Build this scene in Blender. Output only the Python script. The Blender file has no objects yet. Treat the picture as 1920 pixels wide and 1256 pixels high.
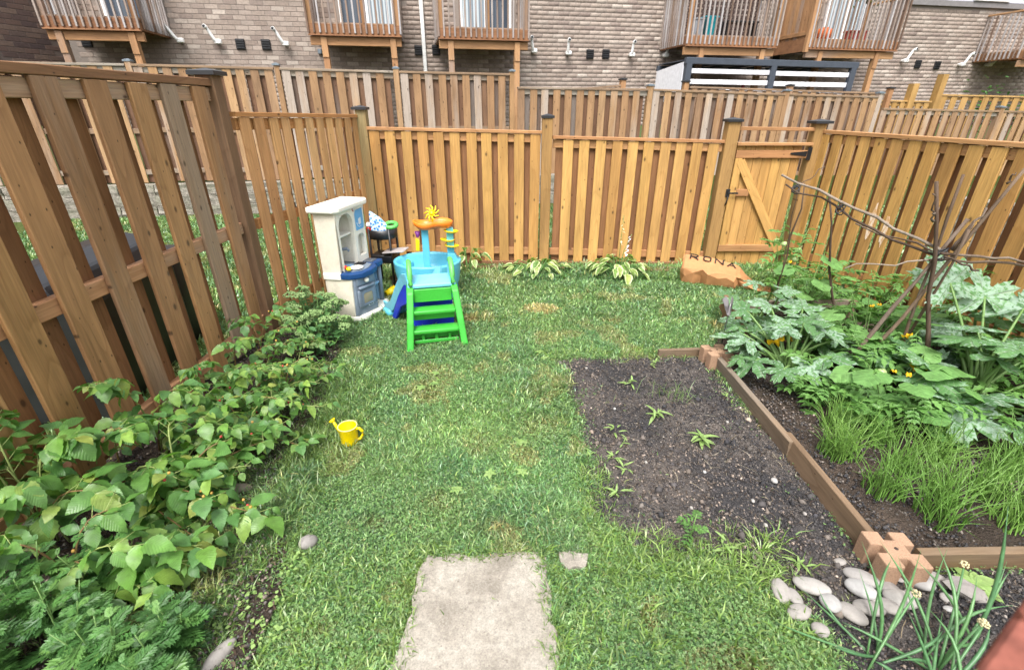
import bpy, bmesh, math, random
import numpy as np
from mathutils import Vector, Matrix, Euler

R = math.radians
random.seed(11)
rng = np.random.default_rng(11)
scene = bpy.context.scene
COL = scene.collection

# ------------------------------------------------------------------ camera, sky, sun, exposure
cam_data = bpy.data.cameras.new('camera')
cam = bpy.data.objects.new('camera', cam_data)
COL.objects.link(cam)
cam.location = (0, 0, 1.95)
cam.rotation_euler = (R(90 - 25.7), 0, 0)
cam_data.sensor_width = 36.0
cam_data.sensor_fit = 'HORIZONTAL'
cam_data.lens = 16.54
cam_data.clip_start = 0.05
cam_data.clip_end = 300
cam_data.dof.use_dof = True
cam_data.dof.focus_distance = 3.6
cam_data.dof.aperture_fstop = 2.8
scene.camera = cam

SUN_EL, SUN_AZ = R(60), R(192)          # azimuth clockwise from +Y: high behind the camera
world = bpy.data.worlds.new('World')
scene.world = world
world.use_nodes = True
wn = world.node_tree
sky = wn.nodes.new('ShaderNodeTexSky')
sky.sky_type = 'NISHITA'
sky.sun_disc = False
sky.sun_elevation = SUN_EL
sky.sun_rotation = SUN_AZ
sky.air_density = 1.0
sky.dust_density = 5.0
sky.ozone_density = 1.0
hs = wn.nodes.new('ShaderNodeHueSaturation')
hs.inputs['Saturation'].default_value = 0.25
wn.links.new(sky.outputs['Color'], hs.inputs['Color'])
bg = wn.nodes['Background']
bg.inputs['Strength'].default_value = 0.15
wn.links.new(hs.outputs['Color'], bg.inputs['Color'])

sun_data = bpy.data.lights.new('sun', 'SUN')
sun = bpy.data.objects.new('sun', sun_data)
COL.objects.link(sun)
sun_data.energy = 1.5
sun_data.angle = R(25)
sun_data.color = (1.0, 0.98, 0.95)
sd = Vector((math.sin(SUN_AZ) * math.cos(SUN_EL), math.cos(SUN_AZ) * math.cos(SUN_EL), math.sin(SUN_EL)))
sun.rotation_euler = sd.to_track_quat('Z', 'Y').to_euler()
sun.location = (3, -4, 12)

scene.view_settings.view_transform = 'Standard'
scene.view_settings.look = 'None'
scene.view_settings.gamma = 1.0
scene.view_settings.use_curve_mapping = False
scene.view_settings.exposure = 1.25
scene.render.engine = 'CYCLES'
scene.cycles.max_bounces = 6
scene.cycles.diffuse_bounces = 3
scene.cycles.transparent_max_bounces = 4
scene.cycles.use_denoising = True
scene.cycles.denoising_prefilter = 'ACCURATE'
scene.cycles.denoising_input_passes = 'RGB_ALBEDO_NORMAL'
scene.cycles.use_adaptive_sampling = False
scene.cycles.sample_clamp_indirect = 4.0

# ------------------------------------------------------------------ node helpers
ORD = 'first second third fourth fifth sixth seventh eighth ninth tenth eleventh twelfth thirteenth fourteenth fifteenth sixteenth seventeenth eighteenth nineteenth twentieth'.split()
class G:
    def __init__(s, name):
        s.m = bpy.data.materials.new(name)
        s.m.use_nodes = True
        s.nt = s.m.node_tree
        s.b = s.nt.nodes['Principled BSDF']
        s.out = s.nt.nodes['Material Output']
    def n(s, t, **kw):
        d = s.nt.nodes.new('ShaderNode' + t)
        for k, v in kw.items():
            setattr(d, k, v)
        return d
    def put(s, sock, v):
        if isinstance(v, bpy.types.NodeSocket):
            s.nt.links.new(v, sock)
        elif v is not None:
            if sock.type == 'RGBA' and len(v) == 3:
                v = (*v, 1)
            sock.default_value = v
    def coord(s, kind='Object'):
        return s.n('TexCoord').outputs[kind]
    def rand(s):
        return s.n('ObjectInfo').outputs['Random']
    def math(s, op, a, b=0.0, clamp=False):
        d = s.n('Math', operation=op, use_clamp=clamp)
        s.put(d.inputs[0], a); s.put(d.inputs[1], b)
        return d.outputs[0]
    def vmath(s, op, a, b=None):
        d = s.n('VectorMath', operation=op)
        s.put(d.inputs[0], a)
        if b is not None: s.put(d.inputs[1], b)
        return d.outputs[0]
    def noise(s, vec, scale, detail=3, rough=.55, dist=0):
        d = s.n('TexNoise')
        s.put(d.inputs['Vector'], vec)
        d.inputs['Scale'].default_value = scale
        d.inputs['Detail'].default_value = detail
        d.inputs['Roughness'].default_value = rough
        d.inputs['Distortion'].default_value = dist
        return d.outputs['Fac']
    def voro(s, vec, scale, out='Distance', feature='F1', rnd=1, dim='3D'):
        d = s.n('TexVoronoi', feature=feature, voronoi_dimensions=dim)
        s.put(d.inputs['Vector'], vec)
        d.inputs['Scale'].default_value = scale
        d.inputs['Randomness'].default_value = rnd
        return d.outputs[out]
    def ramp(s, fac, stops, interp='LINEAR'):
        d = s.n('ValToRGB')
        cr = d.color_ramp
        cr.interpolation = interp
        while len(cr.elements) < len(stops): cr.elements.new(0.5)
        for e, (p, c) in zip(cr.elements, stops):
            e.position = p
            e.color = (c, c, c, 1) if isinstance(c, (int, float)) else (*c, 1)
        s.put(d.inputs['Fac'], fac)
        return d.outputs['Color']
    def mix(s, fac, a, b, mode='MIX'):
        d = s.n('Mix', data_type='RGBA', blend_type=mode)
        s.put(d.inputs['Factor'], fac)
        s.put(d.inputs[6], a); s.put(d.inputs[7], b)
        return d.outputs[2]
    def sep(s, vec):
        d = s.n('SeparateXYZ'); s.put(d.inputs[0], vec); return d.outputs
    def comb(s, x=0.0, y=0.0, z=0.0):
        d = s.n('CombineXYZ')
        for i, v in enumerate((x, y, z)): s.put(d.inputs[i], v)
        return d.outputs[0]
    def bump(s, h, strength=.5, dist=.01):
        d = s.n('Bump')
        d.inputs['Strength'].default_value = strength
        d.inputs['Distance'].default_value = dist
        s.put(d.inputs['Height'], h)
        s.put(s.b.inputs['Normal'], d.outputs[0])
        return d.outputs[0]
    def fin(s, col, rough=.7, spec=.4, metal=0.0):
        s.put(s.b.inputs['Base Color'], col)
        s.put(s.b.inputs['Roughness'], rough)
        s.b.inputs['Specular IOR Level'].default_value = spec
        s.b.inputs['Metallic'].default_value = metal
        return s.m
    def translucent(s, col, fac=.3):
        t = s.n('BsdfTranslucent'); s.put(t.inputs['Color'], col)
        mx = s.n('MixShader'); mx.inputs[0].default_value = fac
        s.nt.links.new(s.b.outputs[0], mx.inputs[1])
        s.nt.links.new(t.outputs[0], mx.inputs[2])
        s.nt.links.new(mx.outputs[0], s.out.inputs['Surface'])

def sr(r, g, b):
    """8-bit display colour to linear"""
    f = lambda c: (c / 12.92) if c <= .04045 else ((c + .055) / 1.055) ** 2.4
    return (f(r / 255), f(g / 255), f(b / 255))

def wood(name, cols, axis='z', grey=None, greyamt=0.0, dark=.55, knots=.55, rough=.7, spec=.3, ringf=9):
    g = G(name)
    rnd = g.rand()
    off = g.comb(g.math('MULTIPLY', rnd, 37.0), g.math('MULTIPLY', rnd, 11.3), g.math('MULTIPLY', rnd, 53.0))
    v = g.vmath('ADD', g.coord(), off)
    s1 = {'z': (1, 1, .045), 'x': (.045, 1, 1), 'y': (1, .045, 1)}[axis]
    s2 = {'z': (1, 1, .16), 'x': (.16, 1, 1), 'y': (1, .16, 1)}[axis]
    s3 = {'z': (1, .01, .55), 'x': (.55, .01, 1), 'y': (.01, .55, 1)}[axis]
    v1 = g.vmath('MULTIPLY', v, s1); v2 = g.vmath('MULTIPLY', v, s2); v3 = g.vmath('MULTIPLY', v, s3)
    q3 = g.sep(v3); v3 = g.comb(q3[0] if axis != 'y' else q3[1], q3[2], 0.0)
    fine = g.noise(v1, 90, 5, .65)
    coarse = g.noise(v2, 7, 3, .55)
    ringn = g.noise(v2, 5.5, 1.5, .4)
    rings = g.math('FRACT', g.math('MULTIPLY', ringn, float(ringf)))
    rings = g.ramp(rings, [(0, .0), (.72, .25), (.93, 1), (1, .1)])
    fr = g.math('FRACT', g.math('MULTIPLY', rnd, 7.31))
    if len(cols) == 1: cols = cols * 2
    n = len(cols)
    base = g.ramp(fr, [(i / max(1, n - 1), c) for i, c in enumerate(cols)])
    tone = g.ramp(coarse, [(.28, .72), (.55, 1.0), (.78, 1.18)])
    c = g.mix(1.0, base, tone, 'MULTIPLY')
    c = g.mix(g.math('MULTIPLY', rings, .38), c, g.mix(1.0, c, (dark, dark * .86, dark * .72), 'MULTIPLY'))
    fg = g.ramp(fine, [(.35, .74), (.6, 1.08)])
    c = g.mix(.75, c, g.mix(1.0, c, fg, 'MULTIPLY'))
    if grey:
        gm = g.math('ADD', g.noise(v2, 3.2, 4, .6), g.math('MULTIPLY', g.math('SUBTRACT', g.math('FRACT', g.math('MULTIPLY', rnd, 3.77)), .5), .75))
        gm = g.ramp(gm, [(.62 - greyamt * .5, 0.0), (.9 - greyamt * .5, 1.0)])
        c = g.mix(g.math('MULTIPLY', gm, .85), c, g.mix(1.0, grey, fg, 'MULTIPLY'))
    for (ks, kt, kw) in ((6.0, .085, .8), (11.0, .055, .9)):
        kd = g.voro(v3, ks, dim='2D')
        kc = g.sep(g.voro(v3, ks, 'Color', dim='2D'))
        kr = g.math('MULTIPLY', g.math('GREATER_THAN', kc[0], 1.0 - knots * .8), g.math('ADD', kt * .5, g.math('MULTIPLY', kc[1], kt)))
        km = g.ramp(g.math('DIVIDE', kd, g.math('ADD', kr, .0001)), [(.0, 1.0), (.45, .9), (.62, .35), (1.0, 0.0)])
        c = g.mix(g.math('MULTIPLY', km, kw), c, (.04, .02, .01))
    g.bump(g.math('ADD', fine, g.math('MULTIPLY', rings, .35)), .35, .004)
    return g.fin(c, g.math('ADD', g.math('MULTIPLY', fine, .3), rough - .15), spec)

def plastic(name, col, rough=.42, spec=.45, dirt=.12):
    g = G(name)
    v = g.coord()
    d = g.noise(v, 9, 4, .65)
    d2 = g.noise(v, 70, 3, .6)
    f = g.ramp(g.math('ADD', g.math('MULTIPLY', d, .7), g.math('MULTIPLY', d2, .3)), [(.35, 1.0 - dirt * 2.2), (.6, 1.0)])
    c = g.mix(1.0, col, f, 'MULTIPLY')
    sc = g.noise(g.vmath('MULTIPLY', v, (3, 3, .6)), 9, 4, .65)
    c = g.mix(g.math('MULTIPLY', g.ramp(sc, [(.60, 0.0), (.8, 1.0)]), dirt * .8), c, (.30, .27, .22))
    g.bump(d2, .08, .002)
    return g.fin(c, g.math('ADD', rough - .08, g.math('MULTIPLY', d, .2)), spec)

def leafmat(name, cols, vein=.25, veinf=55.0, slope=1.1, trans=.28, rough=.42, spec=.5, bumpy=.5, silver=None, tip=None, margin=None):
    g = G(name)
    v = g.coord()
    xyz = g.sep(v)
    ax = g.math('ABSOLUTE', xyz[0])
    rnd = g.rand()
    n = len(cols)
    base = g.ramp(rnd, [(i / max(1, n - 1), c) for i, c in enumerate(cols)])
    ph = g.math('MULTIPLY', g.math('SUBTRACT', xyz[1], g.math('MULTIPLY', ax, slope)), veinf)
    sn = g.math('SINE', g.math('MULTIPLY', ph, 6.2832))
    vn = g.ramp(g.math('ADD', g.math('MULTIPLY', sn, .5), .5), [(.0, .0), (.8, .15), (1, 1)])
    midl = g.ramp(g.math('MULTIPLY', ax, 300.0), [(.2, 1.0), (.6, 0.0)])
    vv = g.math('MAXIMUM', vn, midl)
    blot = g.noise(g.vmath('ADD', v, g.comb(g.math('MULTIPLY', rnd, 31.0), 0.0, 0.0)), 24, 3, .6)
    c = g.mix(1.0, base, g.ramp(blot, [(.3, .72), (.7, 1.22)]), 'MULTIPLY')
    c = g.mix(g.math('MULTIPLY', vv, vein), c, g.mix(1.0, c, (1.7, 1.6, 1.5), 'MULTIPLY'))
    if silver:
        sp = g.noise(g.vmath('ADD', v, g.comb(g.math('MULTIPLY', rnd, 17.0), 0.0, 0.0)), 26, 4, .7, .6)
        sm = g.ramp(sp, [(.42, 0.0), (.56, 1.0)])
        c = g.mix(g.math('MULTIPLY', sm, .8), c, silver)
    if margin:
        at = g.n('Attribute'); at.attribute_name = 'edge'
        e = g.math('ADD', at.outputs['Fac'], g.math('MULTIPLY', g.math('SUBTRACT', blot, .5), .9))
        c = g.mix(g.ramp(e, [(.56, 0.0), (.7, 1.0)]), c, margin)
    g.bump(g.math('SUBTRACT', g.math('MULTIPLY', vn, -.8), g.math('MULTIPLY', blot, .4)), bumpy, .004)
    m = g.fin(c, rough, spec)
    g.translucent(g.mix(1.0, c, (1.25, 1.5, .6), 'MULTIPLY'), trans)
    return m

def squashmat(name, cols, silver):
    g = G(name)
    v = g.coord(); q = g.sep(v); rnd = g.rand()
    ang = g.math('ARCTAN2', q[0], q[1])
    rad = g.vmath('LENGTH', v); rl = g.n('VectorMath', operation='LENGTH'); g.put(rl.inputs[0], v); rad = rl.outputs['Value']
    vein = g.math('ABSOLUTE', g.math('SINE', g.math('MULTIPLY', ang, 2.75)))
    wv = g.noise(v, 14, 3, .6)
    line = g.ramp(g.math('ADD', vein, g.math('MULTIPLY', wv, .12)), [(.08, 1.0), (.20, 0.0)])
    side = g.math('SINE', g.math('SUBTRACT', g.math('MULTIPLY', rad, 210.0), g.math('MULTIPLY', vein, 9.0)))
    side = g.ramp(g.math('ADD', g.math('MULTIPLY', side, .5), .5), [(.86, 0.0), (.98, 1.0)])
    base = g.ramp(rnd, [(i / (len(cols) - 1), c) for i, c in enumerate(cols)])
    sp = g.noise(g.vmath('ADD', v, g.comb(g.math('MULTIPLY', rnd, 17.0), 0.0, 0.0)), 34, 4, .65, .3)
    am = g.math('SUBTRACT', .575, g.math('MULTIPLY', g.math('FRACT', g.math('MULTIPLY', rnd, 5.1)), .16))
    sm = g.ramp(g.math('SUBTRACT', g.math('ADD', sp, g.math('MULTIPLY', line, .06)), am), [(.0, 0.0), (.1, 1.0)])
    c = g.mix(1.0, base, g.ramp(wv, [(.3, .8), (.7, 1.2)]), 'MULTIPLY')
    c = g.mix(g.math('MULTIPLY', sm, .75), c, silver)
    c = g.mix(g.math('MULTIPLY', g.math('MAXIMUM', line, g.math('MULTIPLY', side, .5)), .55), c, (.26, .34, .20))
    g.bump(g.math('ADD', g.math('MULTIPLY', line, -1.0), g.math('MULTIPLY', wv, .8)), .8, .008)
    m = g.fin(c, .62, .28)
    g.translucent(g.mix(1.0, c, (1.2, 1.4, .6), 'MULTIPLY'), .22)
    return m

# ------------------------------------------------------------------ materials
M = {}
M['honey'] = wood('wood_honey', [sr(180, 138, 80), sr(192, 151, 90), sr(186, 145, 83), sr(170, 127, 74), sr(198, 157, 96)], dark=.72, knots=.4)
M['honey_back'] = wood('wood_honey_back', [sr(146, 104, 70), sr(134, 94, 64), sr(158, 114, 76)], dark=.7, knots=.3)  # redder brown back boards, darkened to put recess shade into the colour
M['honey_x'] = wood('wood_honey_rail', [sr(178, 134, 90), sr(166, 120, 80)], axis='x', dark=.7, knots=.3)
M['tan'] = wood('wood_tan', [sr(208, 164, 112), sr(196, 150, 100), sr(216, 174, 124), sr(188, 140, 94)], dark=.68, knots=.45)
M['tan_x'] = wood('wood_tan_rail', [sr(198, 146, 92), sr(184, 128, 78)], axis='x', dark=.7, knots=.3)
M['brown'] = wood('wood_brown', [sr(168, 126, 86), sr(154, 115, 81), sr(178, 136, 91), sr(160, 120, 78), sr(148, 109, 74)], grey=sr(150, 132, 114), greyamt=.15, dark=.52, knots=.8, rough=.5, spec=.4)
M['brown_x'] = wood('wood_brown_rail', [sr(188, 142, 104), sr(172, 128, 92)], axis='x', grey=sr(178, 160, 142), greyamt=.25, dark=.65, knots=.5)
M['cap_brown_x'] = wood('wood_brown_cap', [sr(142, 104, 74)], axis='x', dark=.6, knots=.4)
M['post'] = wood('wood_post', [sr(158, 122, 74), sr(146, 118, 76)], grey=sr(132, 122, 88), greyamt=.25, dark=.7, knots=.25, ringf=14)
M['post_brown'] = wood('wood_post_brown', [sr(124, 96, 72)], grey=sr(126, 114, 102), greyamt=.3, dark=.65, knots=.2)
M['far'] = wood('wood_far', [sr(168, 135, 99), sr(150, 116, 84), sr(178, 144, 106), sr(142, 113, 88), sr(162, 126, 88)], grey=sr(168, 156, 146), greyamt=.12, dark=.6, knots=.7)
M['far_back'] = wood('wood_far_back', [sr(122, 90, 68), sr(108, 80, 62), sr(134, 102, 78)], grey=sr(120, 112, 106), greyamt=.1, dark=.6, knots=.6)  # shade in the far fence gaps is put into these darker board colours
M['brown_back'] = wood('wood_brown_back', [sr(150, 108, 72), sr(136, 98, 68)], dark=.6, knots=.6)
M['far_x'] = wood('wood_far_rail', [sr(150, 124, 98), sr(134, 112, 92)], axis='x', grey=sr(150, 144, 134), greyamt=.35, dark=.7, knots=.3)
M['yellow'] = wood('wood_yellow', [sr(178, 142, 86), sr(168, 132, 76), sr(186, 150, 96)], dark=.75, knots=.25)
M['yellow_x'] = wood('wood_yellow_rail', [sr(178, 142, 88)], axis='x', dark=.75, knots=.25)
M['deck'] = wood('wood_deck', [sr(178, 138, 98), sr(164, 122, 86)], grey=sr(150, 132, 120), greyamt=.1, dark=.7, knots=.35)
M['deck_x'] = wood('wood_deck_beam', [sr(180, 140, 100), sr(166, 124, 86)], axis='x', grey=sr(160, 144, 132), greyamt=.12, dark=.72, knots=.35)
M['rim_x'] = wood('wood_deck_rim', [sr(150, 108, 76), sr(134, 94, 66)], axis='x', dark=.6, knots=.4)
M['baluster'] = wood('wood_baluster', [sr(140, 118, 102), sr(160, 148, 140), sr(112, 90, 76), sr(176, 170, 168), sr(134, 108, 90)], grey=sr(176, 172, 172), greyamt=.2, dark=.6, knots=.1)
M['edging'] = wood('wood_edging', [sr(136, 113, 88), sr(120, 99, 78)], axis='y', grey=sr(118, 108, 96), greyamt=.35, dark=.45, knots=.4)
M['edging_x'] = wood('wood_edging_cross', [sr(126, 102, 74), sr(112, 90, 66)], axis='x', grey=sr(112, 100, 86), greyamt=.3, dark=.6, knots=.4)
M['stick'] = wood('stick_bark', [sr(100, 82, 68), sr(80, 66, 56), sr(118, 100, 84)], grey=sr(140, 128, 116), greyamt=.16, dark=.5, knots=.2, rough=.85, spec=.2)
M['cane'] = G('green_cane').fin((.26, .32, .10), .5)
M['cane_brown'] = G('brown_cane').fin((.20, .12, .05), .6)

def flat(name, col, rough=.5, spec=.4, metal=0.0, n=12.0, amt=.14):
    g = G(name)
    f = g.ramp(g.noise(g.coord(), n, 4, .6), [(.3, 1 - amt), (.7, 1 + amt * .5)])
    return g.fin(g.mix(1.0, col, f, 'MULTIPLY'), rough, spec, metal)
M['black'] = flat('black_metal', (.012, .012, .014), .4, .5)
M['capblack'] = flat('black_cap', (.02, .02, .022), .38, .5)
M['capgrey'] = flat('grey_metal_cap', sr(120, 130, 138), .45, .5, .4)
M['white'] = flat('white_plastic_pipe', (.78, .78, .76), .4)
M['whitefr'] = flat('white_frame', (.8, .8, .8), .45)
M['shade'] = flat('white_panel', sr(226, 226, 230), .6)
M['graphite'] = flat('graphite_metal', sr(72, 78, 88), .5, .4, .2)
M['concrete_dark'] = flat('dark_soil_gap', (.03, .022, .018), .9)

# brick
def brickmat(name, cols, amp=.2):
    g = G(name)
    isl = g.n('NewGeometry').outputs['Random Per Island']
    r = g.math('FRACT', g.math('ADD', g.rand(), g.math('MULTIPLY', isl, 5.37)))
    n = len(cols)
    c = g.ramp(r, [(i / (n - 1), k) for i, k in enumerate(cols)])
    nz = g.noise(g.coord('Generated'), 60, 4, .7)
    geo = g.n('NewGeometry').outputs['Position']
    nz = g.noise(geo, 26, 5, .7)
    st = g.noise(geo, 1.3, 3, .6)
    c = g.mix(1.0, c, g.ramp(nz, [(.3, 1 - amp), (.7, 1 + amp)]), 'MULTIPLY')
    c = g.mix(1.0, c, g.ramp(st, [(.3, .88), (.7, 1.08)]), 'MULTIPLY')
    g.bump(nz, .6, .006)
    return g.fin(c, .9, .2)
M['brick'] = brickmat('brick_greige', [sr(138, 124, 114), sr(156, 142, 131), sr(146, 132, 122), sr(164, 150, 139), sr(130, 116, 108), sr(150, 137, 127), sr(176, 164, 153)])
M['brickdark'] = brickmat('brick_dark', [sr(92, 76, 72), sr(108, 88, 80), sr(80, 68, 68), sr(116, 98, 88), sr(96, 80, 74)])
M['mortar'] = flat('mortar', sr(136, 126, 118), .95, .2, 0, 30)
M['mortardark'] = flat('mortar_dark', sr(112, 100, 94), .95, .2, 0, 30)
g = G('stone_block_face')
nz = g.noise(g.coord(), 14, 6, .7)
c = g.ramp(nz, [(.25, sr(92, 88, 80)), (.5, sr(136, 130, 120)), (.75, sr(170, 164, 152))])
c = g.mix(g.math('MULTIPLY', g.ramp(g.noise(g.coord(), 4, 3), [(.5, 0.0), (.7, 1.0)]), .4), c, sr(104, 110, 84))
g.bump(nz, .9, .03)
M['wallstone'] = g.fin(c, .95, .2)
g = G('window_glass')
M['glass'] = g.fin(sr(62, 72, 84), .08, .8)
g = G('curtain_stripes')
sw = g.math('SINE', g.math('MULTIPLY', g.sep(g.coord())[0], 70.0))
M['curtain'] = g.fin(g.ramp(g.math('ADD', g.math('MULTIPLY', sw, .5), .5), [(.2, sr(110, 122, 132)), (.8, sr(176, 188, 194))]), .6)

# ------------------------------------------------------------------ mesh helpers
def me_from(name, verts, faces, smooth=False):
    me = bpy.data.meshes.new(name)
    me.from_pydata([tuple(v) for v in verts], [], faces)
    me.update()
    if smooth:
        me.polygons.foreach_set('use_smooth', [True] * len(me.polygons))
    return me

def ob(name, me, mat=None, parent=None, loc=(0, 0, 0), rot=(0, 0, 0), scale=None):
    o = bpy.data.objects.new(name, me)
    COL.objects.link(o)
    if mat is not None and me is not None:
        mm = M[mat] if isinstance(mat, str) else mat
        if len(me.materials) == 0:
            me.materials.append(mm)
        elif me.materials[0] != mm:
            o.material_slots[0].link = 'OBJECT'
            o.material_slots[0].material = mm
    if parent is not None:
        o.parent = parent
    o.location = loc
    o.rotation_euler = rot
    if scale is not None:
        o.scale = (scale,) * 3 if isinstance(scale, (int, float)) else scale
    return o

def tag(o, label=None, cat=None, group=None, kind=None):
    if label: o['label'] = label
    if cat: o['category'] = cat
    if group: o['group'] = group
    if kind: o['kind'] = kind
    return o

def thing(name, label, cat, loc=(0, 0, 0), rz=0.0, group=None):
    o = bpy.data.objects.new(name, None)
    COL.objects.link(o)
    o.empty_display_size = .1
    o.location = loc
    o.rotation_euler = (0, 0, rz)
    return tag(o, label, cat, group)

_cache = {}
def beam(dx, dy, dz, ch=.004, axis='z'):
    """box with its four long edges eased; base at z=0 when the long axis is z, else centred"""
    key = ('beam', round(dx, 3), round(dy, 3), round(dz, 3), ch, axis)
    if key in _cache: return _cache[key]
    if axis == 'z': a, b, L = dx / 2, dy / 2, dz
    elif axis == 'x': a, b, L = dy / 2, dz / 2, dx
    else: a, b, L = dx / 2, dz / 2, dy
    c = min(ch, a * .4, b * .4)
    prof = [(a - c, -b), (a, -b + c), (a, b - c), (a - c, b), (-a + c, b), (-a, b - c), (-a, -b + c), (-a + c, -b)]
    z0, z1 = (0, L) if axis == 'z' else (-L / 2, L / 2)
    vs = []
    for z in (z0, z1):
        for p in prof:
            vs.append({'z': (p[0], p[1], z), 'x': (z, p[0], p[1]), 'y': (p[0], z, p[1])}[axis])
    fs = [tuple(range(7, -1, -1)), tuple(range(8, 16))] + [(i, (i + 1) % 8, 8 + (i + 1) % 8, 8 + i) for i in range(8)]
    if axis == 'y': fs = [tuple(reversed(f)) for f in fs]
    me = me_from('beam', vs, fs)
    _cache[key] = me
    return me

def rbox(dx, dy, dz, r=.01, seg=2, origin='base'):
    key = ('rbox', round(dx, 3), round(dy, 3), round(dz, 3), r, seg, origin)
    if key in _cache: return _cache[key]
    bm = bmesh.new()
    bmesh.ops.create_cube(bm, size=1)
    for v in bm.verts:
        v.co = Vector((v.co.x * dx, v.co.y * dy, (v.co.z + (.5 if origin == 'base' else 0)) * dz))
    if r > 0:
        bmesh.ops.bevel(bm, geom=list(bm.edges), offset=min(r, .45 * min(dx, dy, dz)), segments=seg, affect='EDGES', profile=.5)
    me = bpy.data.meshes.new('rbox'); bm.to_mesh(me); bm.free()
    if r > 0 and seg > 1:
        me.polygons.foreach_set('use_smooth', [True] * len(me.polygons))
    _cache[key] = me
    return me

def prism(outline, d0, d1, axis='z', bev=.0, seg=2):
    """extrude a 2-D outline between d0 and d1 along an axis"""
    n = len(outline)
    def P(p, d):
        return {'z': (p[0], p[1], d), 'x': (d, p[0], p[1]), 'y': (p[0], d, p[1])}[axis]
    bm = bmesh.new()
    a = [bm.verts.new(P(p, d0)) for p in outline]
    b = [bm.verts.new(P(p, d1)) for p in outline]
    bm.faces.new(list(reversed(a))); bm.faces.new(b)
    for i in range(n):
        bm.faces.new((a[i], a[(i + 1) % n], b[(i + 1) % n], b[i]))
    bmesh.ops.recalc_face_normals(bm, faces=list(bm.faces))
    if bev > 0:
        bmesh.ops.bevel(bm, geom=list(bm.edges), offset=bev, segments=seg, affect='EDGES', profile=.5, clamp_overlap=True)
    me = bpy.data.meshes.new('prism'); bm.to_mesh(me); bm.free()
    return me

def tube(points, radii, sides=6, cap=True, smooth=True):
    pts = [Vector(p) for p in points]
    if isinstance(radii, (int, float)): radii = [radii] * len(pts)
    vs, fs = [], []
    for i, p in enumerate(pts):
        t = (pts[min(i + 1, len(pts) - 1)] - pts[max(i - 1, 0)]).normalized()
        u = t.cross(Vector((0, 0, 1)))
        if u.length < .05: u = t.cross(Vector((1, 0, 0)))
        u.normalize(); w = t.cross(u)
        for k in range(sides):
            a = 2 * math.pi * k / sides
            vs.append(p + (u * math.cos(a) + w * math.sin(a)) * radii[i])
    for i in range(len(pts) - 1):
        for k in range(sides):
            k2 = (k + 1) % sides
            fs.append((i * sides + k, i * sides + k2, (i + 1) * sides + k2, (i + 1) * sides + k))
    if cap:
        fs.append(tuple(range(sides - 1, -1, -1)))
        fs.append(tuple(range((len(pts) - 1) * sides, len(pts) * sides)))
    bm = bmesh.new()
    bv = [bm.verts.new(v) for v in vs]
    for f in fs:
        try: bm.faces.new([bv[i] for i in f])
        except ValueError: pass
    bmesh.ops.recalc_face_normals(bm, faces=list(bm.faces))
    me = bpy.data.meshes.new('tube'); bm.to_mesh(me); bm.free()
    if smooth: me.polygons.foreach_set('use_smooth', [True] * len(me.polygons))
    return me

def lathe(profile, sides=24, sx=1.0, sy=1.0, smooth=True):
    vs, fs = [], []
    n = len(profile)
    for r, z in profile:
        for k in range(sides):
            a = 2 * math.pi * k / sides
            vs.append((r * math.cos(a) * sx, r * math.sin(a) * sy, z))
    for i in range(n - 1):
        for k in range(sides):
            k2 = (k + 1) % sides
            fs.append((i * sides + k, i * sides + k2, (i + 1) * sides + k2, (i + 1) * sides + k))
    return me_from('lathe', vs, fs, smooth)

def join(meshes):
    """join (mesh, matrix) pairs into one mesh"""
    bm = bmesh.new()
    for me, mx in meshes:
        tmp = me.copy(); tmp.transform(mx); bm.from_mesh(tmp); bpy.data.meshes.remove(tmp)
    me = bpy.data.meshes.new('joined'); bm.to_mesh(me); bm.free()
    me.polygons.foreach_set('use_smooth', [True] * len(me.polygons))
    return me

def blob(r=1.0, sub=2, amp=.2, seed=0, sc=(1, 1, 1)):
    bm = bmesh.new()
    bmesh.ops.create_icosphere(bm, subdivisions=sub, radius=1)
    rr = random.Random(seed)
    ph = [(rr.uniform(0, 6), rr.uniform(1, 2.6), Vector((rr.uniform(-1, 1), rr.uniform(-1, 1), rr.uniform(-1, 1)))) for _ in range(5)]
    for v in bm.verts:
        k = 1 + amp * sum(math.sin(p + f * 2 * v.co.dot(d)) for p, f, d in ph) / 2.5
        v.co = Vector((v.co.x * sc[0], v.co.y * sc[1], v.co.z * sc[2])) * k * r
    me = bpy.data.meshes.new('blob'); bm.to_mesh(me); bm.free()
    me.polygons.foreach_set('use_smooth', [True] * len(me.polygons))
    return me

def big_mesh(name, V, quads=None, tris=None, cols=None):
    """numpy arrays to one mesh"""
    me = bpy.data.meshes.new(name)
    nq = 0 if quads is None else len(quads); nt = 0 if tris is None else len(tris)
    me.vertices.add(len(V)); me.vertices.foreach_set('co', np.asarray(V, np.float32).ravel())
    li = []
    if nq: li.append(np.asarray(quads, np.int32).ravel())
    if nt: li.append(np.asarray(tris, np.int32).ravel())
    li = np.concatenate(li)
    me.loops.add(len(li)); me.loops.foreach_set('vertex_index', li)
    me.polygons.add(nq + nt)
    starts = np.concatenate([np.arange(nq) * 4, nq * 4 + np.arange(nt) * 3]).astype(np.int32)
    me.polygons.foreach_set('loop_start', starts)
    me.update(calc_edges=True)
    if cols is not None:
        at = me.color_attributes.new('col', 'FLOAT_COLOR', 'POINT')
        c4 = np.ones((len(V), 4), np.float32); c4[:, :3] = cols
        at.data.foreach_set('color', c4.ravel())
    return me

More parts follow.
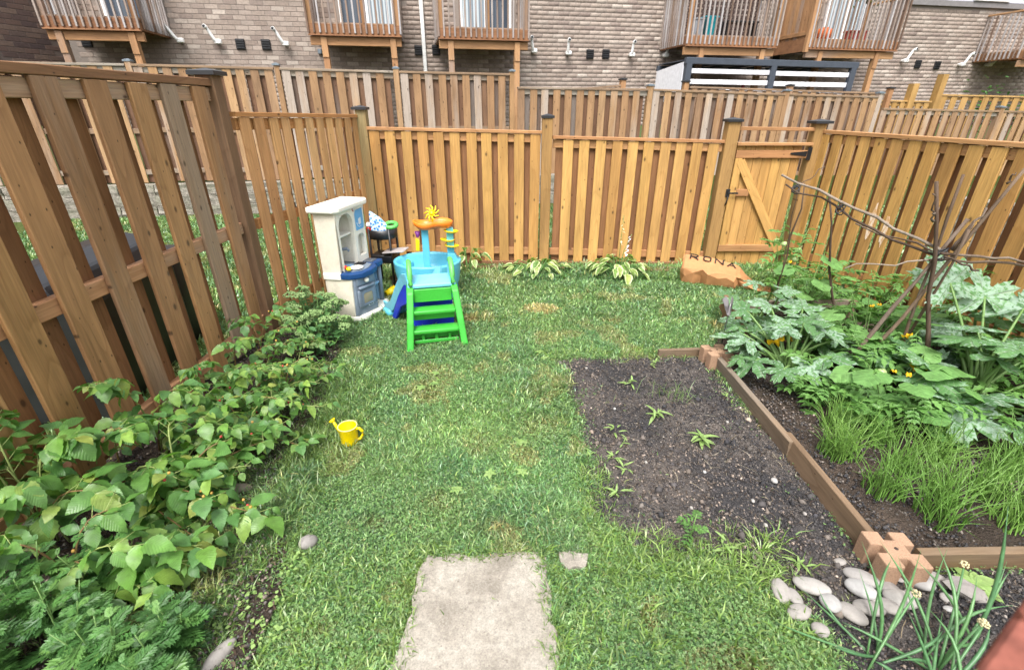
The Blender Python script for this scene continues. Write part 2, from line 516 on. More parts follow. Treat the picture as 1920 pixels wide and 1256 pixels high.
def vnoise(x, y, seed=0):
    """smooth value noise on arrays"""
    r = np.random.default_rng(seed); T = r.random((64, 64))
    xi = np.floor(x).astype(int); yi = np.floor(y).astype(int)
    fx = x - xi; fy = y - yi
    fx = fx * fx * (3 - 2 * fx); fy = fy * fy * (3 - 2 * fy)
    g_ = lambda a, b: T[a % 64, b % 64]
    return (g_(xi, yi) * (1 - fx) + g_(xi + 1, yi) * fx) * (1 - fy) + (g_(xi, yi + 1) * (1 - fx) + g_(xi + 1, yi + 1) * fx) * fy
def fbm(x, y, s, oct=4, seed=0):
    t = 0; a = 1; w = 0
    for i in range(oct):
        t = t + a * vnoise(x * s, y * s, seed + i); w += a; a *= .55; s *= 2.05
    return t / w

def inpoly(x, y, poly):
    x = np.asarray(x); y = np.asarray(y)
    ins = np.zeros(x.shape, bool)
    n = len(poly)
    for i in range(n):
        x0, y0 = poly[i]; x1, y1 = poly[(i + 1) % n]
        c = ((y0 > y) != (y1 > y)) & (x < (x1 - x0) * (y - y0) / ((y1 - y0) + 1e-12) + x0)
        ins ^= c
    return ins

def edge_dist(x, y, poly):
    """distance of points to a polygon's outline"""
    d = np.full(np.shape(x), 1e9)
    for i in range(len(poly)):
        (x0, y0), (x1, y1) = poly[i], poly[(i + 1) % len(poly)]
        L2_ = (x1 - x0) ** 2 + (y1 - y0) ** 2 + 1e-12
        t = np.clip(((x - x0) * (x1 - x0) + (y - y0) * (y1 - y0)) / L2_, 0, 1)
        d = np.minimum(d, np.hypot(x - x0 - t * (x1 - x0), y - y0 - t * (y1 - y0)))
    return d
# ------------------------------------------------------------------ ground
g = G('ground_turf')
pos = g.n('NewGeometry').outputs['Position']
n1 = g.noise(pos, 2.2, 4, .6); n2 = g.noise(pos, 45, 5, .7)
c = g.ramp(n2, [(.3, (.035, .045, .014)), (.5, (.06, .085, .022)), (.7, (.10, .11, .04))])
c = g.mix(g.ramp(n1, [(.55, 0.0), (.75, .6)]), c, (.12, .10, .05))
g.bump(n2, .8, .02)
M['turf'] = g.fin(c, .95, .1)
gr = me_from('ground', [(-60, -10, 0), (60, -10, 0), (60, 90, 0), (-60, 90, 0)], [(0, 1, 2, 3)])
tag(ob('ground', gr, 'turf'), 'flat grassy ground of the yards and lane', None, None, 'structure')

def soilmat(name, dry, wet):
    g = G(name)
    pos = g.n('NewGeometry').outputs['Position']
    a = g.noise(pos, 1.9, 4, .6); b = g.noise(pos, 60, 6, .75); v = g.voro(pos, 95)
    c = g.mix(g.ramp(a, [(.42, 0.0), (.62, 1.0)]), wet, dry)
    c = g.mix(1.0, c, g.ramp(b, [(.3, .45), (.55, 1.0), (.75, 1.7)]), 'MULTIPLY')
    g.bump(g.math('ADD', b, g.math('MULTIPLY', v, .8)), .9, .02)
    return g.fin(c, .95, .15)
M['soil'] = soilmat('soil_dark', (.155, .132, .115), (.058, .055, .056))
M['soil2'] = soilmat('soil_brown', (.10, .075, .058), (.05, .038, .03))

SOIL = [(.34, 3.55), (1.03, 3.62), (1.62, 3.66), (1.70, 3.5), (1.70, 1.62), (1.66, 1.5), (1.98, 1.5), (2.7, 1.52), (2.7, .7), (1.15, .7),
        (1.25, 1.07), (1.29, 1.23), (1.14, 1.42), (.95, 1.54), (.66, 1.56), (.52, 1.72), (.40, 1.86), (.45, 2.34), (.44, 2.8)]
GARDEN = [(1.72, 1.54), (5.2, 1.54), (4.3, 4.9), (2.7, 4.55), (1.95, 4.0), (1.72, 3.5)]
LEFTBED = [(-2.5, .8), (-.98, .8), (-1.0, 1.25), (-1.08, 1.6), (-1.32, 1.9), (-1.42, 2.4), (-1.38, 2.9), (-1.5, 3.5), (-1.6, 4.0), (-2.3, 4.25), (-2.5, 2.2)]

def soil_z(x, y):
    """height of the dug bed"""
    x = np.asarray(x, float); y = np.asarray(y, float)
    f = np.clip(edge_dist(x, y, SOIL) / .2, 0, 1)
    return .006 + f * (.075 * np.clip(fbm(x + 2, y + 2, 4.5, 3, 4) - .25, 0, 1) + .05 * (fbm(x + 2, y + 2, 26, 3, 5) - .35).clip(0, 1))

def soil_sheet(name, poly, step, amp, mat, seed, label, wob=.05):
    xs = [p[0] for p in poly]; ys = [p[1] for p in poly]
    X = np.arange(min(xs) - .1, max(xs) + .1, step); Y = np.arange(min(ys) - .1, max(ys) + .1, step)
    XX, YY = np.meshgrid(X, Y)
    jx = (fbm(XX + 5, YY + 9, 5, 3, seed) - .5) * 2 * wob; jy = (fbm(XX + 15, YY + 3, 5, 3, seed + 7) - .5) * 2 * wob
    Z = .008 + amp * np.clip(fbm(XX + 2, YY + 2, 4.5, 3, seed + 1) - .25, 0, 1) + amp * .8 * (fbm(XX + 2, YY + 2, 26, 3, seed + 2) - .35).clip(0, 1)
    if poly is SOIL: Z = soil_z(XX, YY)
    V = np.stack([XX, YY, Z], -1).reshape(-1, 3)
    ny, nx = XX.shape
    cx = (XX + jx)[:-1, :-1] + step / 2; cy = (YY + jy)[:-1, :-1] + step / 2
    keep = inpoly(cx, cy, poly)
    idx = np.arange(ny * nx).reshape(ny, nx)
    q = np.stack([idx[:-1, :-1], idx[:-1, 1:], idx[1:, 1:], idx[1:, :-1]], -1)[keep]
    me = big_mesh(name, V, quads=q)
    me.polygons.foreach_set('use_smooth', [True] * len(me.polygons))
    return tag(ob(name, me, mat), label, None, None, 'structure')
soil_sheet('soil_bed', SOIL, .014, .085, 'soil', 3, 'bare dark soil of the dug vegetable bed', .09)
soil_sheet('garden_soil', GARDEN, .03, .05, 'soil2', 8, 'brown soil under the vegetable plants')
soil_sheet('planting_soil', LEFTBED, .03, .04, 'soil2', 15, 'brown soil under the berry canes by the fence')

g = G('dry_straw')
at = g.n('Attribute'); at.attribute_name = 'col'
M['attr'] = g.fin(at.outputs['Color'], .8, .2)

def clods(name, n, poly, rmin, rmax, mat, label, seed):
    r = np.random.default_rng(seed)
    xs = [p[0] for p in poly]; ys = [p[1] for p in poly]
    x = r.uniform(min(xs), max(xs), n * 3); y = r.uniform(max(min(ys), .95), max(ys), n * 3)
    k = inpoly(x, y, poly); x, y = x[k][:n], y[k][:n]
    n = len(x)
    base = np.array([(1, 0, 0), (-1, 0, 0), (0, 1, 0), (0, -1, 0), (0, 0, 1), (0, 0, -1)], float)
    F = np.array([(0, 2, 4), (2, 1, 4), (1, 3, 4), (3, 0, 4), (2, 0, 5), (1, 2, 5), (3, 1, 5), (0, 3, 5)])
    rad = rmin + (rmax - rmin) * r.random(n) ** 3
    V = base[None] * r.uniform(.6, 1.3, (n, 6, 3)) * rad[:, None, None]
    a = r.uniform(0, 6.28, n); ca, sa = np.cos(a)[:, None], np.sin(a)[:, None]
    V2 = V.copy(); V2[..., 0] = V[..., 0] * ca - V[..., 1] * sa; V2[..., 1] = V[..., 0] * sa + V[..., 1] * ca
    V2[..., 2] *= .75
    z = soil_z(x, y) if poly is SOIL else .022 + .05 * np.clip(fbm(x + 2, y + 2, 4.5, 3, 4) - .25, 0, 1)
    V2[..., 0] += x[:, None]; V2[..., 1] += y[:, None]; V2[..., 2] += z[:, None] + rad[:, None] * .3
    T = (np.arange(n)[:, None, None] * 6 + F[None]).reshape(-1, 3)
    pal = np.array([(.036, .035, .037), (.062, .058, .057), (.10, .088, .078), (.155, .132, .115), (.05, .048, .052), (.24, .21, .185)])
    C = pal[r.choice(6, n, p=[.3, .24, .18, .12, .14, .02])] * r.uniform(.7, 1.3, (n, 1))
    br = fbm(x + 40, y + 12, 1.7, 3, 31)[:, None] > .56
    C = np.where(br, C * np.array([(1.5, 1.38, 1.28)]) + .01, C)
    o = ob(name, big_mesh(name, V2.reshape(-1, 3), tris=T, cols=np.repeat(C, 6, 0)), mat)
    return tag(o, label, None, None, 'stuff')
clods('garden_clods', 12000, [(1.74, 1.58), (3.2, 1.58), (3.2, 2.6), (2.4, 3.6), (1.74, 3.4)], .0025, .012, 'attr', 'loose brown crumbs on the soil behind the edging boards', 23)
clods('bed_clods', 9000, LEFTBED, .0025, .012, 'attr', 'loose brown crumbs on the soil under the berry canes', 24)
clods('soil_lumps', 420, SOIL, .008, .030, 'attr', 'larger lumps of grey soil on the bed', 25)
clods('soil_clods', 34000, SOIL, .0022, .011, 'attr', 'loose crumbs and clods of dark soil on the bed', 21)

# straw and wood chips lying on the soil
def litter(name, n, poly, L, W, cols, label, seed, z0=.03):
    r = np.random.default_rng(seed)
    xs = [p[0] for p in poly]; ys = [p[1] for p in poly]
    x = r.uniform(min(xs), max(xs), n * 3); y = r.uniform(max(min(ys), .95), max(ys), n * 3)
    k = inpoly(x, y, poly); x, y = x[k][:n], y[k][:n]; n = len(x)
    a = r.uniform(0, 6.28, n); l = r.uniform(*L, n); w = r.uniform(*W, n)
    dx, dy = np.cos(a) * l / 2, np.sin(a) * l / 2; px, py = -np.sin(a) * w / 2, np.cos(a) * w / 2
    t = r.uniform(-.25, .25, n) * l
    z = (.006 + soil_z(x, y) if poly is SOIL else z0 + (0 if z0 < .015 else .05) * np.clip(fbm(x + 2, y + 2, 4.5, 3, 4) - .25, 0, 1)) + r.uniform(0, .008, n)
    b = r.uniform(-.2, .2, n) * l
    V = np.empty((n, 6, 3))
    for i, (s, q) in enumerate(((-1, -1), (-1, 1), (0, -1), (0, 1), (1, -1), (1, 1))):
        V[:, i, 0] = x + s * dx + q * px + (s == 0) * b * np.sin(a)
        V[:, i, 1] = y + s * dy + q * py - (s == 0) * b * np.cos(a)
        V[:, i, 2] = z + s * t + .004 * (s == 0)
    Q = (np.arange(n)[:, None, None] * 6 + np.array([(0, 2, 3, 1), (2, 4, 5, 3)])[None]).reshape(-1, 4)
    ci = r.integers(0, len(cols), n)
    C = np.repeat(np.array(cols)[ci] * r.uniform(.7, 1.2, (n, 1)), 6, 0)
    return tag(ob(name, big_mesh(name, V.reshape(-1, 3), quads=Q, cols=C), 'attr'), label, None, None, 'stuff')
litter('wood_chips', 3600, SOIL, (.01, .03), (.0015, .005), [(.02, .017, .016), (.05, .035, .025), (.10, .075, .055)], 'dark mulch chips scattered over the soil bed', 5)
litter('straw_bits', 190, SOIL, (.02, .08), (.001, .002), [(.36, .30, .2), (.28, .22, .13), (.42, .38, .28)], 'pale dry straw bits on the soil bed', 6)
litter('dead_leaves', 1500, LEFTBED, (.012, .045), (.002, .010), [(.06, .038, .026), (.04, .028, .02), (.11, .08, .055)], 'brown dead leaves and twigs under the canes', 9, .02)

# ------------------------------------------------------------------ lawn
g = G('grass_blade')
at = g.n('Attribute'); at.attribute_name = 'col'
c = at.outputs['Color']
g.fin(c, .36, .6)
g.translucent(g.mix(1.0, c, (1.2, 1.35, .6), 'MULTIPLY'), .22)
M['grass'] = g.m

SLAB = [(-.44, .93), (.15, .93), (.15, 1.57), (-.44, 1.55)]
FRAG = [(.2, 1.6), (.37, 1.58), (.35, 1.5), (.24, 1.49)]
WORN = [(-.22, 2.42, .16), (.22, 2.62, .17), (-.02, 3.35, .13), (-.38, 1.95, .10), (-.75, 1.75, .10), (.18, 3.05, .12), (-.6, 3.0, .10), (-.1, 1.72, .09), (1.0, 4.4, .14), (-.85, 1.2, .09), (.6, 1.3, .09)]
def worn(x, y):
    w = np.zeros(np.shape(x)); j = (fbm(x + 60, y + 21, 9, 3, 19) - .5) * .2
    for a, b, c in WORN: w = np.maximum(w, np.clip(1.3 - np.hypot(x - a + j, (y - b) * 1.3 + j) / c, 0, 1))
    return w
def lawn_keep(x, y, r):
    j = (fbm(x + 30, y + 30, 6, 3, 77) - .5) * .16
    ed = edge_dist(x, y, SOIL)
    k = (~inpoly(x + j, y + j, SOIL) | (r.random(x.shape) < .75 * np.exp(-ed / (.035 + .05 * (fbm(x + 8, y + 8, 7, 2, 66) > .55))))) & ~inpoly(x + j * .4, y + j * .4, GARDEN) & ~inpoly(x + j * .2, y + j * .2, SLAB) & ~inpoly(x, y, FRAG)
    lb = inpoly(x + j, y, LEFTBED)
    k &= ~lb | (r.random(x.shape) < np.where(x > -1.62, .55, .08))
    thin = fbm(x + 3, y + 8, 3.0, 3, 40)
    k &= r.random(x.shape) > .6 * worn(x, y)
    k &= r.random(x.shape) < np.clip(1.5 - 1.5 * (thin - .45).clip(0, 1) * 2, .35, 1)
    return k

def grass_cols(x, y, r, bright=1.0):
    n = len(x)
    A = np.array([(.108, .215, .060), (.155, .265, .082), (.080, .165, .052), (.21, .30, .125), (.125, .23, .105)])
    c = A[r.integers(0, len(A), n)]
    p = fbm(x + 11, y + 4, 1.6, 3, 50)[:, None]
    c = c * (.75 + .6 * p) * (1 + (fbm(x + 90, y + 4, 2.6, 2, 55)[:, None] - .5) * np.array([(.7, .4, .1)]))
    dry = (((x - .34) / .21) ** 2 + ((y - 4.67) / .14) ** 2 + (fbm(x, y, 14, 2, 5) - .5) * 1.6 < .9)[:, None] * .92 + (((x + .42) ** 2 + (y - 4.4) ** 2) < .006)[:, None] * .6 + (fbm(x + 3, y + 8, 3.0, 3, 40)[:, None] > .66) * .35 + (r.random((n, 1)) < .045) * .5
    dry = np.clip(dry + .4 * (worn(x, y)[:, None] * r.random((n, 1))), 0, .95)
    c = c * (1 - dry) + np.array([(.46, .36, .16)]) * dry
    return c * r.uniform(.5, 1.35, (n, 1)) * bright

def blades(x, y, h, w, lean, cols, r, z0=0.0):
    n = len(x)
    a = r.uniform(0, 6.28, n); f = r.uniform(0, 6.28, n)
    l = np.clip(r.normal(lean, .22, n), .05, .97)
    sx, sy = np.cos(a) * w / 2, np.sin(a) * w / 2
    ux, uy = np.cos(f) * l, np.sin(f) * l; uz = np.sqrt(1 - l * l)
    V = np.empty((n, 5, 3))
    V[:, 0] = np.stack([x - sx, y - sy, np.full(n, z0)], 1)
    V[:, 1] = np.stack([x + sx, y + sy, np.full(n, z0)], 1)
    mz = z0 + h * .6 * (uz + .12)
    mx, my = x + ux * h * .4, y + uy * h * .4
    V[:, 2] = np.stack([mx + sx * .9, my + sy * .9, mz], 1)
    V[:, 3] = np.stack([mx - sx * .9, my - sy * .9, mz], 1)
    V[:, 4] = np.stack([x + ux * h, y + uy * h, z0 + h * uz * .92], 1)
    i = np.arange(n)[:, None] * 5
    return V.reshape(-1, 3), (i + np.array([0, 1, 2, 3])), (i + np.array([3, 2, 4])), np.repeat(cols, 5, 0)

class Field:
    def __init__(s): s.V, s.Q, s.T, s.C, s.n = [], [], [], [], 0
    def add(s, V, Q, T, C):
        s.V.append(V); s.C.append(C)
        if Q is not None: s.Q.append(Q + s.n)
        if T is not None: s.T.append(T + s.n)
        s.n += len(V)
    def mesh(s, name):
        return big_mesh(name, np.concatenate(s.V), np.concatenate(s.Q) if s.Q else None, np.concatenate(s.T) if s.T else None, np.concatenate(s.C))

F = Field()
r = np.random.default_rng(100)
for (x0, x1, y0, y1, dens, hh, ww) in ((-1.7, 1.5, .9, 2.6, 75000, (.014, .036), (.0018, .0038)), (-2.2, 4.0, 2.6, 4.2, 32000, (.018, .042), (.003, .0052)),
                                       (-2.2, 4.2, 4.2, 6.2, 15000, (.022, .05), (.0045, .008))):
    n = int((x1 - x0) * (y1 - y0) * dens)
    x = r.uniform(x0, x1, n); y = r.uniform(y0, y1, n)
    k = lawn_keep(x, y, r); x, y = x[k], y[k]; n = len(x)
    tall = 1 + .7 * (fbm(x + 50, y + 50, 2.2, 3, 60) > .6) + 1.0 * ((y > 5.6) & (r.random(n) < .7)) + .9 * ((x < -1.15) & (y < 2.2))
    F.add(*blades(x, y, r.uniform(*hh, n) * tall, r.uniform(*ww, n), .62, grass_cols(x, y, r, .95), r))
    k = r.random(n) < .16          # sparser longer, broader blades on top; paler colour stands in for highlights
    x, y, tall = x[k], y[k], tall[k]; n = len(x)
    F.add(*blades(x, y, r.uniform(hh[1] * .8, hh[1] * 1.35, n) * tall, r.uniform(ww[1], ww[1] * 1.7, n), .74, grass_cols(x, y, r, 1.55), r))
tag(ob('grass', F.mesh('grass'), 'grass'), 'short mown lawn grass of the yard', None, None, 'stuff')

# longer broad bladed grass along the bed, the slab and the bottom of the lawn
F = Field()
def broad(n, x0, x1, y0, y1, L, W, bright, keep=True, lean=.86):
    # tufts of 4-8 blades
    x = r.uniform(x0, x1, n); y = r.uniform(y0, y1, n)
    if keep:
        k = lawn_keep(x, y, r); x, y = x[k], y[k]
    m = 6
    x = np.repeat(x, m) + r.normal(0, .008, len(x) * m); y = np.repeat(y, m) + r.normal(0, .008, len(y) * m)
    n = len(x)
    col = np.array([(.16, .27, .05), (.22, .33, .08), (.12, .21, .045), (.26, .36, .11)])[r.integers(0, 4, n)] * r.uniform(.55, 1.25, (n, 1)) * bright
    F.add(*blades(x, y, r.uniform(*L, n), r.uniform(*W, n), lean, col, r))
broad(300, -1.0, -.44, .95, 1.6, (.03, .08), (.005, .010), 1.0)
broad(420, .17, 1.25, .95, 1.55, (.03, .09), (.005, .011), 1.05)
broad(110, .34, .56, 1.55, 2.4, (.03, .09), (.003, .006), 1.1, False)
broad(260, .26, .50, 1.8, 3.6, (.02, .05), (.002, .0045), 1.0, False)
broad(200, .3, 1.6, 3.54, 3.70, (.02, .055), (.002, .0045), 1.0, False)
broad(130, .42, 1.25, 1.42, 1.72, (.05, .12), (.003, .007), 1.05, False)
broad(60, .38, .56, 1.7, 2.2, (.04, .10), (.003, .006), 1.05, False)
broad(260, .4, 1.25, 1.40, 1.66, (.02, .055), (.002, .0045), 1.0, False)
broad(150, -.50, -.41, .98, 1.6, (.02, .055), (.002, .0045), .95, False)
broad(130, .13, .20, .98, 1.6, (.02, .055), (.002, .0045), .95, False)
broad(150, -.46, .18, 1.53, 1.61, (.02, .055), (.002, .0045), .95, False)
broad(90, .28, .5, 2.4, 3.6, (.03, .08), (.003, .006), 1.0, False)
broad(120, .45, 1.3, 1.40, 1.72, (.03, .09), (.003, .007), 1.05, False)
broad(90, .3, 1.5, 3.55, 3.75, (.05, .11), (.004, .008), 1.1, False)
broad(420, -1.4, -1.0, 1.5, 3.2, (.06, .14), (.003, .006), .8, False)
broad(420, -1.0, 3.2, 5.6, 6.1, (.06, .13), (.005, .010), 1.0)
broad(330, -1.6, 1.6, 1.6, 4.5, (.04, .08), (.005, .009), 1.15)
broad(80, -1.5, -.9, 1.0, 1.6, (.05, .12), (.005, .009), 1.0, False)
broad(60, .6, 1.4, 1.4, 1.7, (.06, .14), (.004, .008), 1.15, False)
broad(90, -.47, .19, 1.54, 1.62, (.05, .10), (.004, .008), .9, False)
broad(5, -.42, .14, 1.0, 1.5, (.04, .07), (.004, .007), .8, False, .9)
broad(900, -1.95, -1.15, 1.1, 3.4, (.04, .12), (.003, .006), .75, False, .7)
broad(80, .13, .20, 1.0, 1.6, (.05, .09), (.004, .008), .9, False)
broad(90, -.50, -.41, 1.0, 1.6, (.05, .09), (.004, .008), .9, False)
tag(ob('coarse_grass', F.mesh('coarse_grass'), 'grass'), 'coarse broad bladed grass at the edges of the lawn', None, None, 'stuff')

# clover leaflets
F = Field()
n = 120000
x = r.uniform(-1.6, 3.0, n); y = .95 + 4.8 * r.random(n) ** 1.5
k = lawn_keep(x, y, r) & (fbm(x + 70, y + 70, 2.4, 3, 90) + r.random(n) * .35 > .58)
x, y = x[k], y[k]; n = len(x)
zz = r.uniform(.018, .036, n); rad = r.uniform(.003, .0058, n) * (1 + .25 * (y > 2.8))
cc = np.array([(.13, .25, .07), (.19, .32, .105), (.095, .20, .06), (.23, .35, .14)])[r.integers(0, 4, n)] * r.uniform(.6, 1.3, (n, 1))
a0 = r.uniform(0, 6.28, n)
for kk in range(3):
    a = a0 + kk * 2.094
    V = np.empty((n, 4, 3)); tilt = r.uniform(-.3, .5, n) * rad
    ca, sa = np.cos(a), np.sin(a)
    for i, (u, w_) in enumerate(((0, 0), (.75, -.62), (1.5, 0), (.75, .62))):
        V[:, i, 0] = x + (u * ca - w_ * sa) * rad; V[:, i, 1] = y + (u * sa + w_ * ca) * rad; V[:, i, 2] = zz + tilt * u
    F.add(V.reshape(-1, 3), np.arange(n)[:, None] * 4 + np.array([0, 1, 2, 3]), None, np.repeat(cc, 4, 0))
tag(ob('clover', F.mesh('clover'), 'grass'), 'small round clover leaves among the lawn grass', None, None, 'stuff')

LAWN = [(-1.4, .95), (1.0, .95), (.5, 1.5), (.35, 3.6), (2.2, 4.6), (3.0, 6.1), (-1.6, 6.1), (-1.4, 3.5), (-1.2, 1.6)]
litter('lawn_thatch', 1500, LAWN, (.012, .04), (.0012, .003), [(.34, .29, .17), (.26, .2, .11), (.42, .38, .26), (.16, .11, .06)], 'dry clippings and thatch lying in the lawn', 61, .012)
# neighbour's grass seen through the fence gaps
F = Field()
n = 60000
x = r.uniform(-8.5, -2.45, n); y = r.uniform(2.2, 9.6, n)
k = (x < -2.45 - 0.0 * y) & (y < 9.3 + .19 * (x + 8.7)) ; x, y = x[k], y[k]; n = len(x)
F.add(*blades(x, y, r.uniform(.04, .08, n), r.uniform(.009, .016, n), .6, grass_cols(x, y, r, 1.15), r))
n = 26000
x = r.uniform(-2.0, 9.0, n); y = r.uniform(6.5, 10.5, n)
F.add(*blades(x, y, r.uniform(.04, .09, n), r.uniform(.010, .018, n), .6, grass_cols(x, y, r, 1.1), r))
tag(ob('lane_grass', F.mesh('lane_grass'), 'grass'), 'grass of the lane and next yard behind the fences', None, None, 'stuff')

# ------------------------------------------------------------------ stepping slab
g = G('concrete_slab')
pos = g.n('NewGeometry').outputs['Position']
a = g.noise(pos, 5.5, 4, .6, .4); b = g.noise(pos, 150, 3, .7); d = g.voro(pos, 34); e = g.noise(pos, 32, 5, .7)
c = g.ramp(a, [(.25, sr(118, 111, 101)), (.5, sr(148, 141, 130)), (.75, sr(166, 160, 149))])
c = g.mix(1.0, c, g.ramp(b, [(.3, .7), (.7, 1.22)]), 'MULTIPLY')
c = g.mix(1.0, c, g.ramp(e, [(.3, .75), (.7, 1.15)]), 'MULTIPLY')
c = g.mix(g.math('MULTIPLY', g.math('LESS_THAN', d, .13), .45), c, sr(90, 80, 72))
g.bump(g.math('ADD', b, g.math('MULTIPLY', a, 2.0)), .5, .004)
M['slab'] = g.fin(c, .9, .2)
def rough_slab(name, poly, h, label, seed):
    rr = random.Random(seed); out = []
    n = len(poly)
    for i in range(n):
        p, q = poly[i], poly[(i + 1) % n]
        m = max(2, int(math.dist(p, q) / .045))
        for k in range(m):
            t = k / m
            jt = .016
            out.append((p[0] + (q[0] - p[0]) * t + rr.uniform(-jt, jt), p[1] + (q[1] - p[1]) * t + rr.uniform(-jt, jt)))
    return tag(ob(name, prism(out, -.03, h, 'z', .006, 2), 'slab'), label, 'paving slab')
rough_slab('stepping_slab', [(-.47, .93), (.175, .93), (.172, 1.2), (.16, 1.42), (.165, 1.56), (.12, 1.592), (-.1, 1.58), (-.3, 1.578), (-.40, 1.565), (-.44, 1.52), (-.43, 1.35), (-.46, 1.15)], .03, 'square worn concrete stepping slab set in the grass', 1)
rough_slab('slab_fragment', [(.21, 1.60), (.29, 1.615), (.365, 1.585), (.34, 1.51), (.25, 1.50)], .02, 'small piece of concrete in the grass beside the stepping slab', 2)

# ------------------------------------------------------------------ fences
def capmesh(w, h=.05):
    key = ('cap', round(w, 3))
    if key not in _cache:
        a = w / 2
        vs = [(-a, -a, 0), (a, -a, 0), (a, a, 0), (-a, a, 0), (-a, -a, .028), (a, -a, .028), (a, a, .028), (-a, a, .028), (0, 0, h)]
        fs = [(3, 2, 1, 0), (0, 1, 5, 4), (1, 2, 6, 5), (2, 3, 7, 6), (3, 0, 4, 7), (4, 5, 8), (5, 6, 8), (6, 7, 8), (7, 4, 8)]
        _cache[key] = me_from('post_cap', vs, fs)
    return _cache[key]

def fence(root, P, Q, zb, zt, pitch, bw, mat, railmat, capmat, side=1, backmat=None, bwb=None, rails=((.10, 0), (1.0, 0)), capw=.1, caph=.036, phase=.5, back=True, thick=.022, gap=.042, skip_ends=0.0, topgap=.0, jit=.004):
    """shadowbox fence between P and Q; zb, zt = (start, end) heights; side=+1: yard lies to the right of P->Q"""
    rx, ry, rz_ = root.location
    dx, dy = Q[0] - P[0], Q[1] - P[1]
    L = math.hypot(dx, dy); a = math.atan2(dy, dx)
    ux, uy = dx / L, dy / L
    nx, ny = uy * side, -ux * side
    slope = math.atan2(zt[1] - zt[0], L)
    lerp = lambda p, t: p[0] + (p[1] - p[0]) * t
    H = min(zt[0] - zb[0], zt[1] - zb[1]) - caph - .004
    me = beam(bw, thick, H, .004); meb = beam(bwb or bw, thick, H, .004)
    nb = int(L / pitch + .001)
    off = gap / 2 + thick / 2
    for layer in ((1, 0.0), (-1, .5)) if back else ((1, 0.0),):
        sgn, sh = layer
        for i in range(nb + 1):
            s = (i + phase + sh) * pitch
            if s < bw * .3 + skip_ends or s > L - bw * .3: continue
            s += random.uniform(-jit, jit)
            t = s / L
            zt_ = lerp(zt, t) - caph - .002
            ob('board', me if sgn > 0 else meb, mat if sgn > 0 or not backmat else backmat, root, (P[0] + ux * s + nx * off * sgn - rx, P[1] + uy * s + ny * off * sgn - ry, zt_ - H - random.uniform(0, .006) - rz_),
               (random.uniform(-.003, .003), random.uniform(-.005, .005), a + random.uniform(-.02, .02)))
    cx, cy = (P[0] + Q[0]) / 2 - rx, (P[1] + Q[1]) / 2 - ry
    for zr, _ in rails:
        if zr >= 1.0: z = (zt[0] + zt[1]) / 2 - caph - .055
        else: z = (zb[0] + zb[1]) / 2 + zr
        ob('rail', beam(L - .01, gap - .003, .092, .004, 'x'), railmat, root, (cx, cy, z - rz_), (0, -slope, a))
    if capmat:
        ob('cap_rail', beam(L + .01, capw, caph, .004, 'x'), capmat, root, (cx + nx * .01, cy + ny * .01, (zt[0] + zt[1]) / 2 - caph / 2 - rz_), (0, -slope, a))

def post(root, x, y, z0, z1, w, mat, capmat='capblack', capw=None, rot=0.0):
    rx, ry, rz_ = root.location
    p = ob('post', beam(w, w, z1 - z0, .005), mat, root, (x - rx, y - ry, z0 - rz_), (random.uniform(-.003, .003), random.uniform(-.004, .004), rot))
    if capmat:
        ob('post_cap', capmesh(capw or w + .035), capmat, root, (x - rx, y - ry, z1 - .016 - rz_), (0, 0, rot))
    return p

# tall weathered fence on the left, near the camera
t = thing('wooden_fence', 'tall brown weathered board fence nearest the camera, with wide boards', 'fence', (-2.35, 3.0, 0))
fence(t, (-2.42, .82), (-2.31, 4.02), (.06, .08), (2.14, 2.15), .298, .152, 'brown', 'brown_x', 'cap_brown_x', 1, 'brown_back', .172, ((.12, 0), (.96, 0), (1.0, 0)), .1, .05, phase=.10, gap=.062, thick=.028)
fence_near = t
post(t, -2.30, 4.05, 0, 2.19, .13, 'post_brown', 'capblack', .20, .03)
# lower slatted panel behind it
t = thing('wooden_fence', 'lower tan slatted fence panel behind the white play kitchen', 'fence', (-2.1, 5.1, 0))
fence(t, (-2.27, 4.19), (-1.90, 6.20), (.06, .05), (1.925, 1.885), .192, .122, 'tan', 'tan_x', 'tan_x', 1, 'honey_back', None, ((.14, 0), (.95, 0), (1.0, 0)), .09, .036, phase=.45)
# back fence
t = thing('wooden_fence', 'honey coloured two panel back fence with dark gaps behind the hostas', 'fence', (.4, 6.25, 0))
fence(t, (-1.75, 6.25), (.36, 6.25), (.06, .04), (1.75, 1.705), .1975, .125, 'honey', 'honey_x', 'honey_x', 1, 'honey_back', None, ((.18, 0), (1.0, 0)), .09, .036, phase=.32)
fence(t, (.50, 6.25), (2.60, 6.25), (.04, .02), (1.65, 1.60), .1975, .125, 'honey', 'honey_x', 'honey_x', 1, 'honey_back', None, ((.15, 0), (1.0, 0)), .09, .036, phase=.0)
post(t, -1.82, 6.26, 0, 1.95, .125, 'post', 'capblack', .175)
post(t, .43, 6.22, 0, 1.86, .125, 'post', 'capblack', .155)
post(t, 2.67, 6.24, 0, 1.82, .145, 'post', 'capblack', .185)
post(t, 3.74, 6.26, 0, 1.80, .13, 'post', 'capblack', .21)
ob('gate_header', beam(.95, .045, .04, .004, 'x'), 'honey_x', t, (3.215 - .4, -.02, 1.725), (0, .012, 0))
ob('kick_board', beam(2.1, .03, .13, .004, 'x'), 'rim_x', t, (-.72 - .4, -.075, .03), (0, .004, 0))
ob('kick_board', beam(2.1, .03, .12, .004, 'x'), 'rim_x', t, (1.55 - .4, -.075, .02), (0, .004, 0))
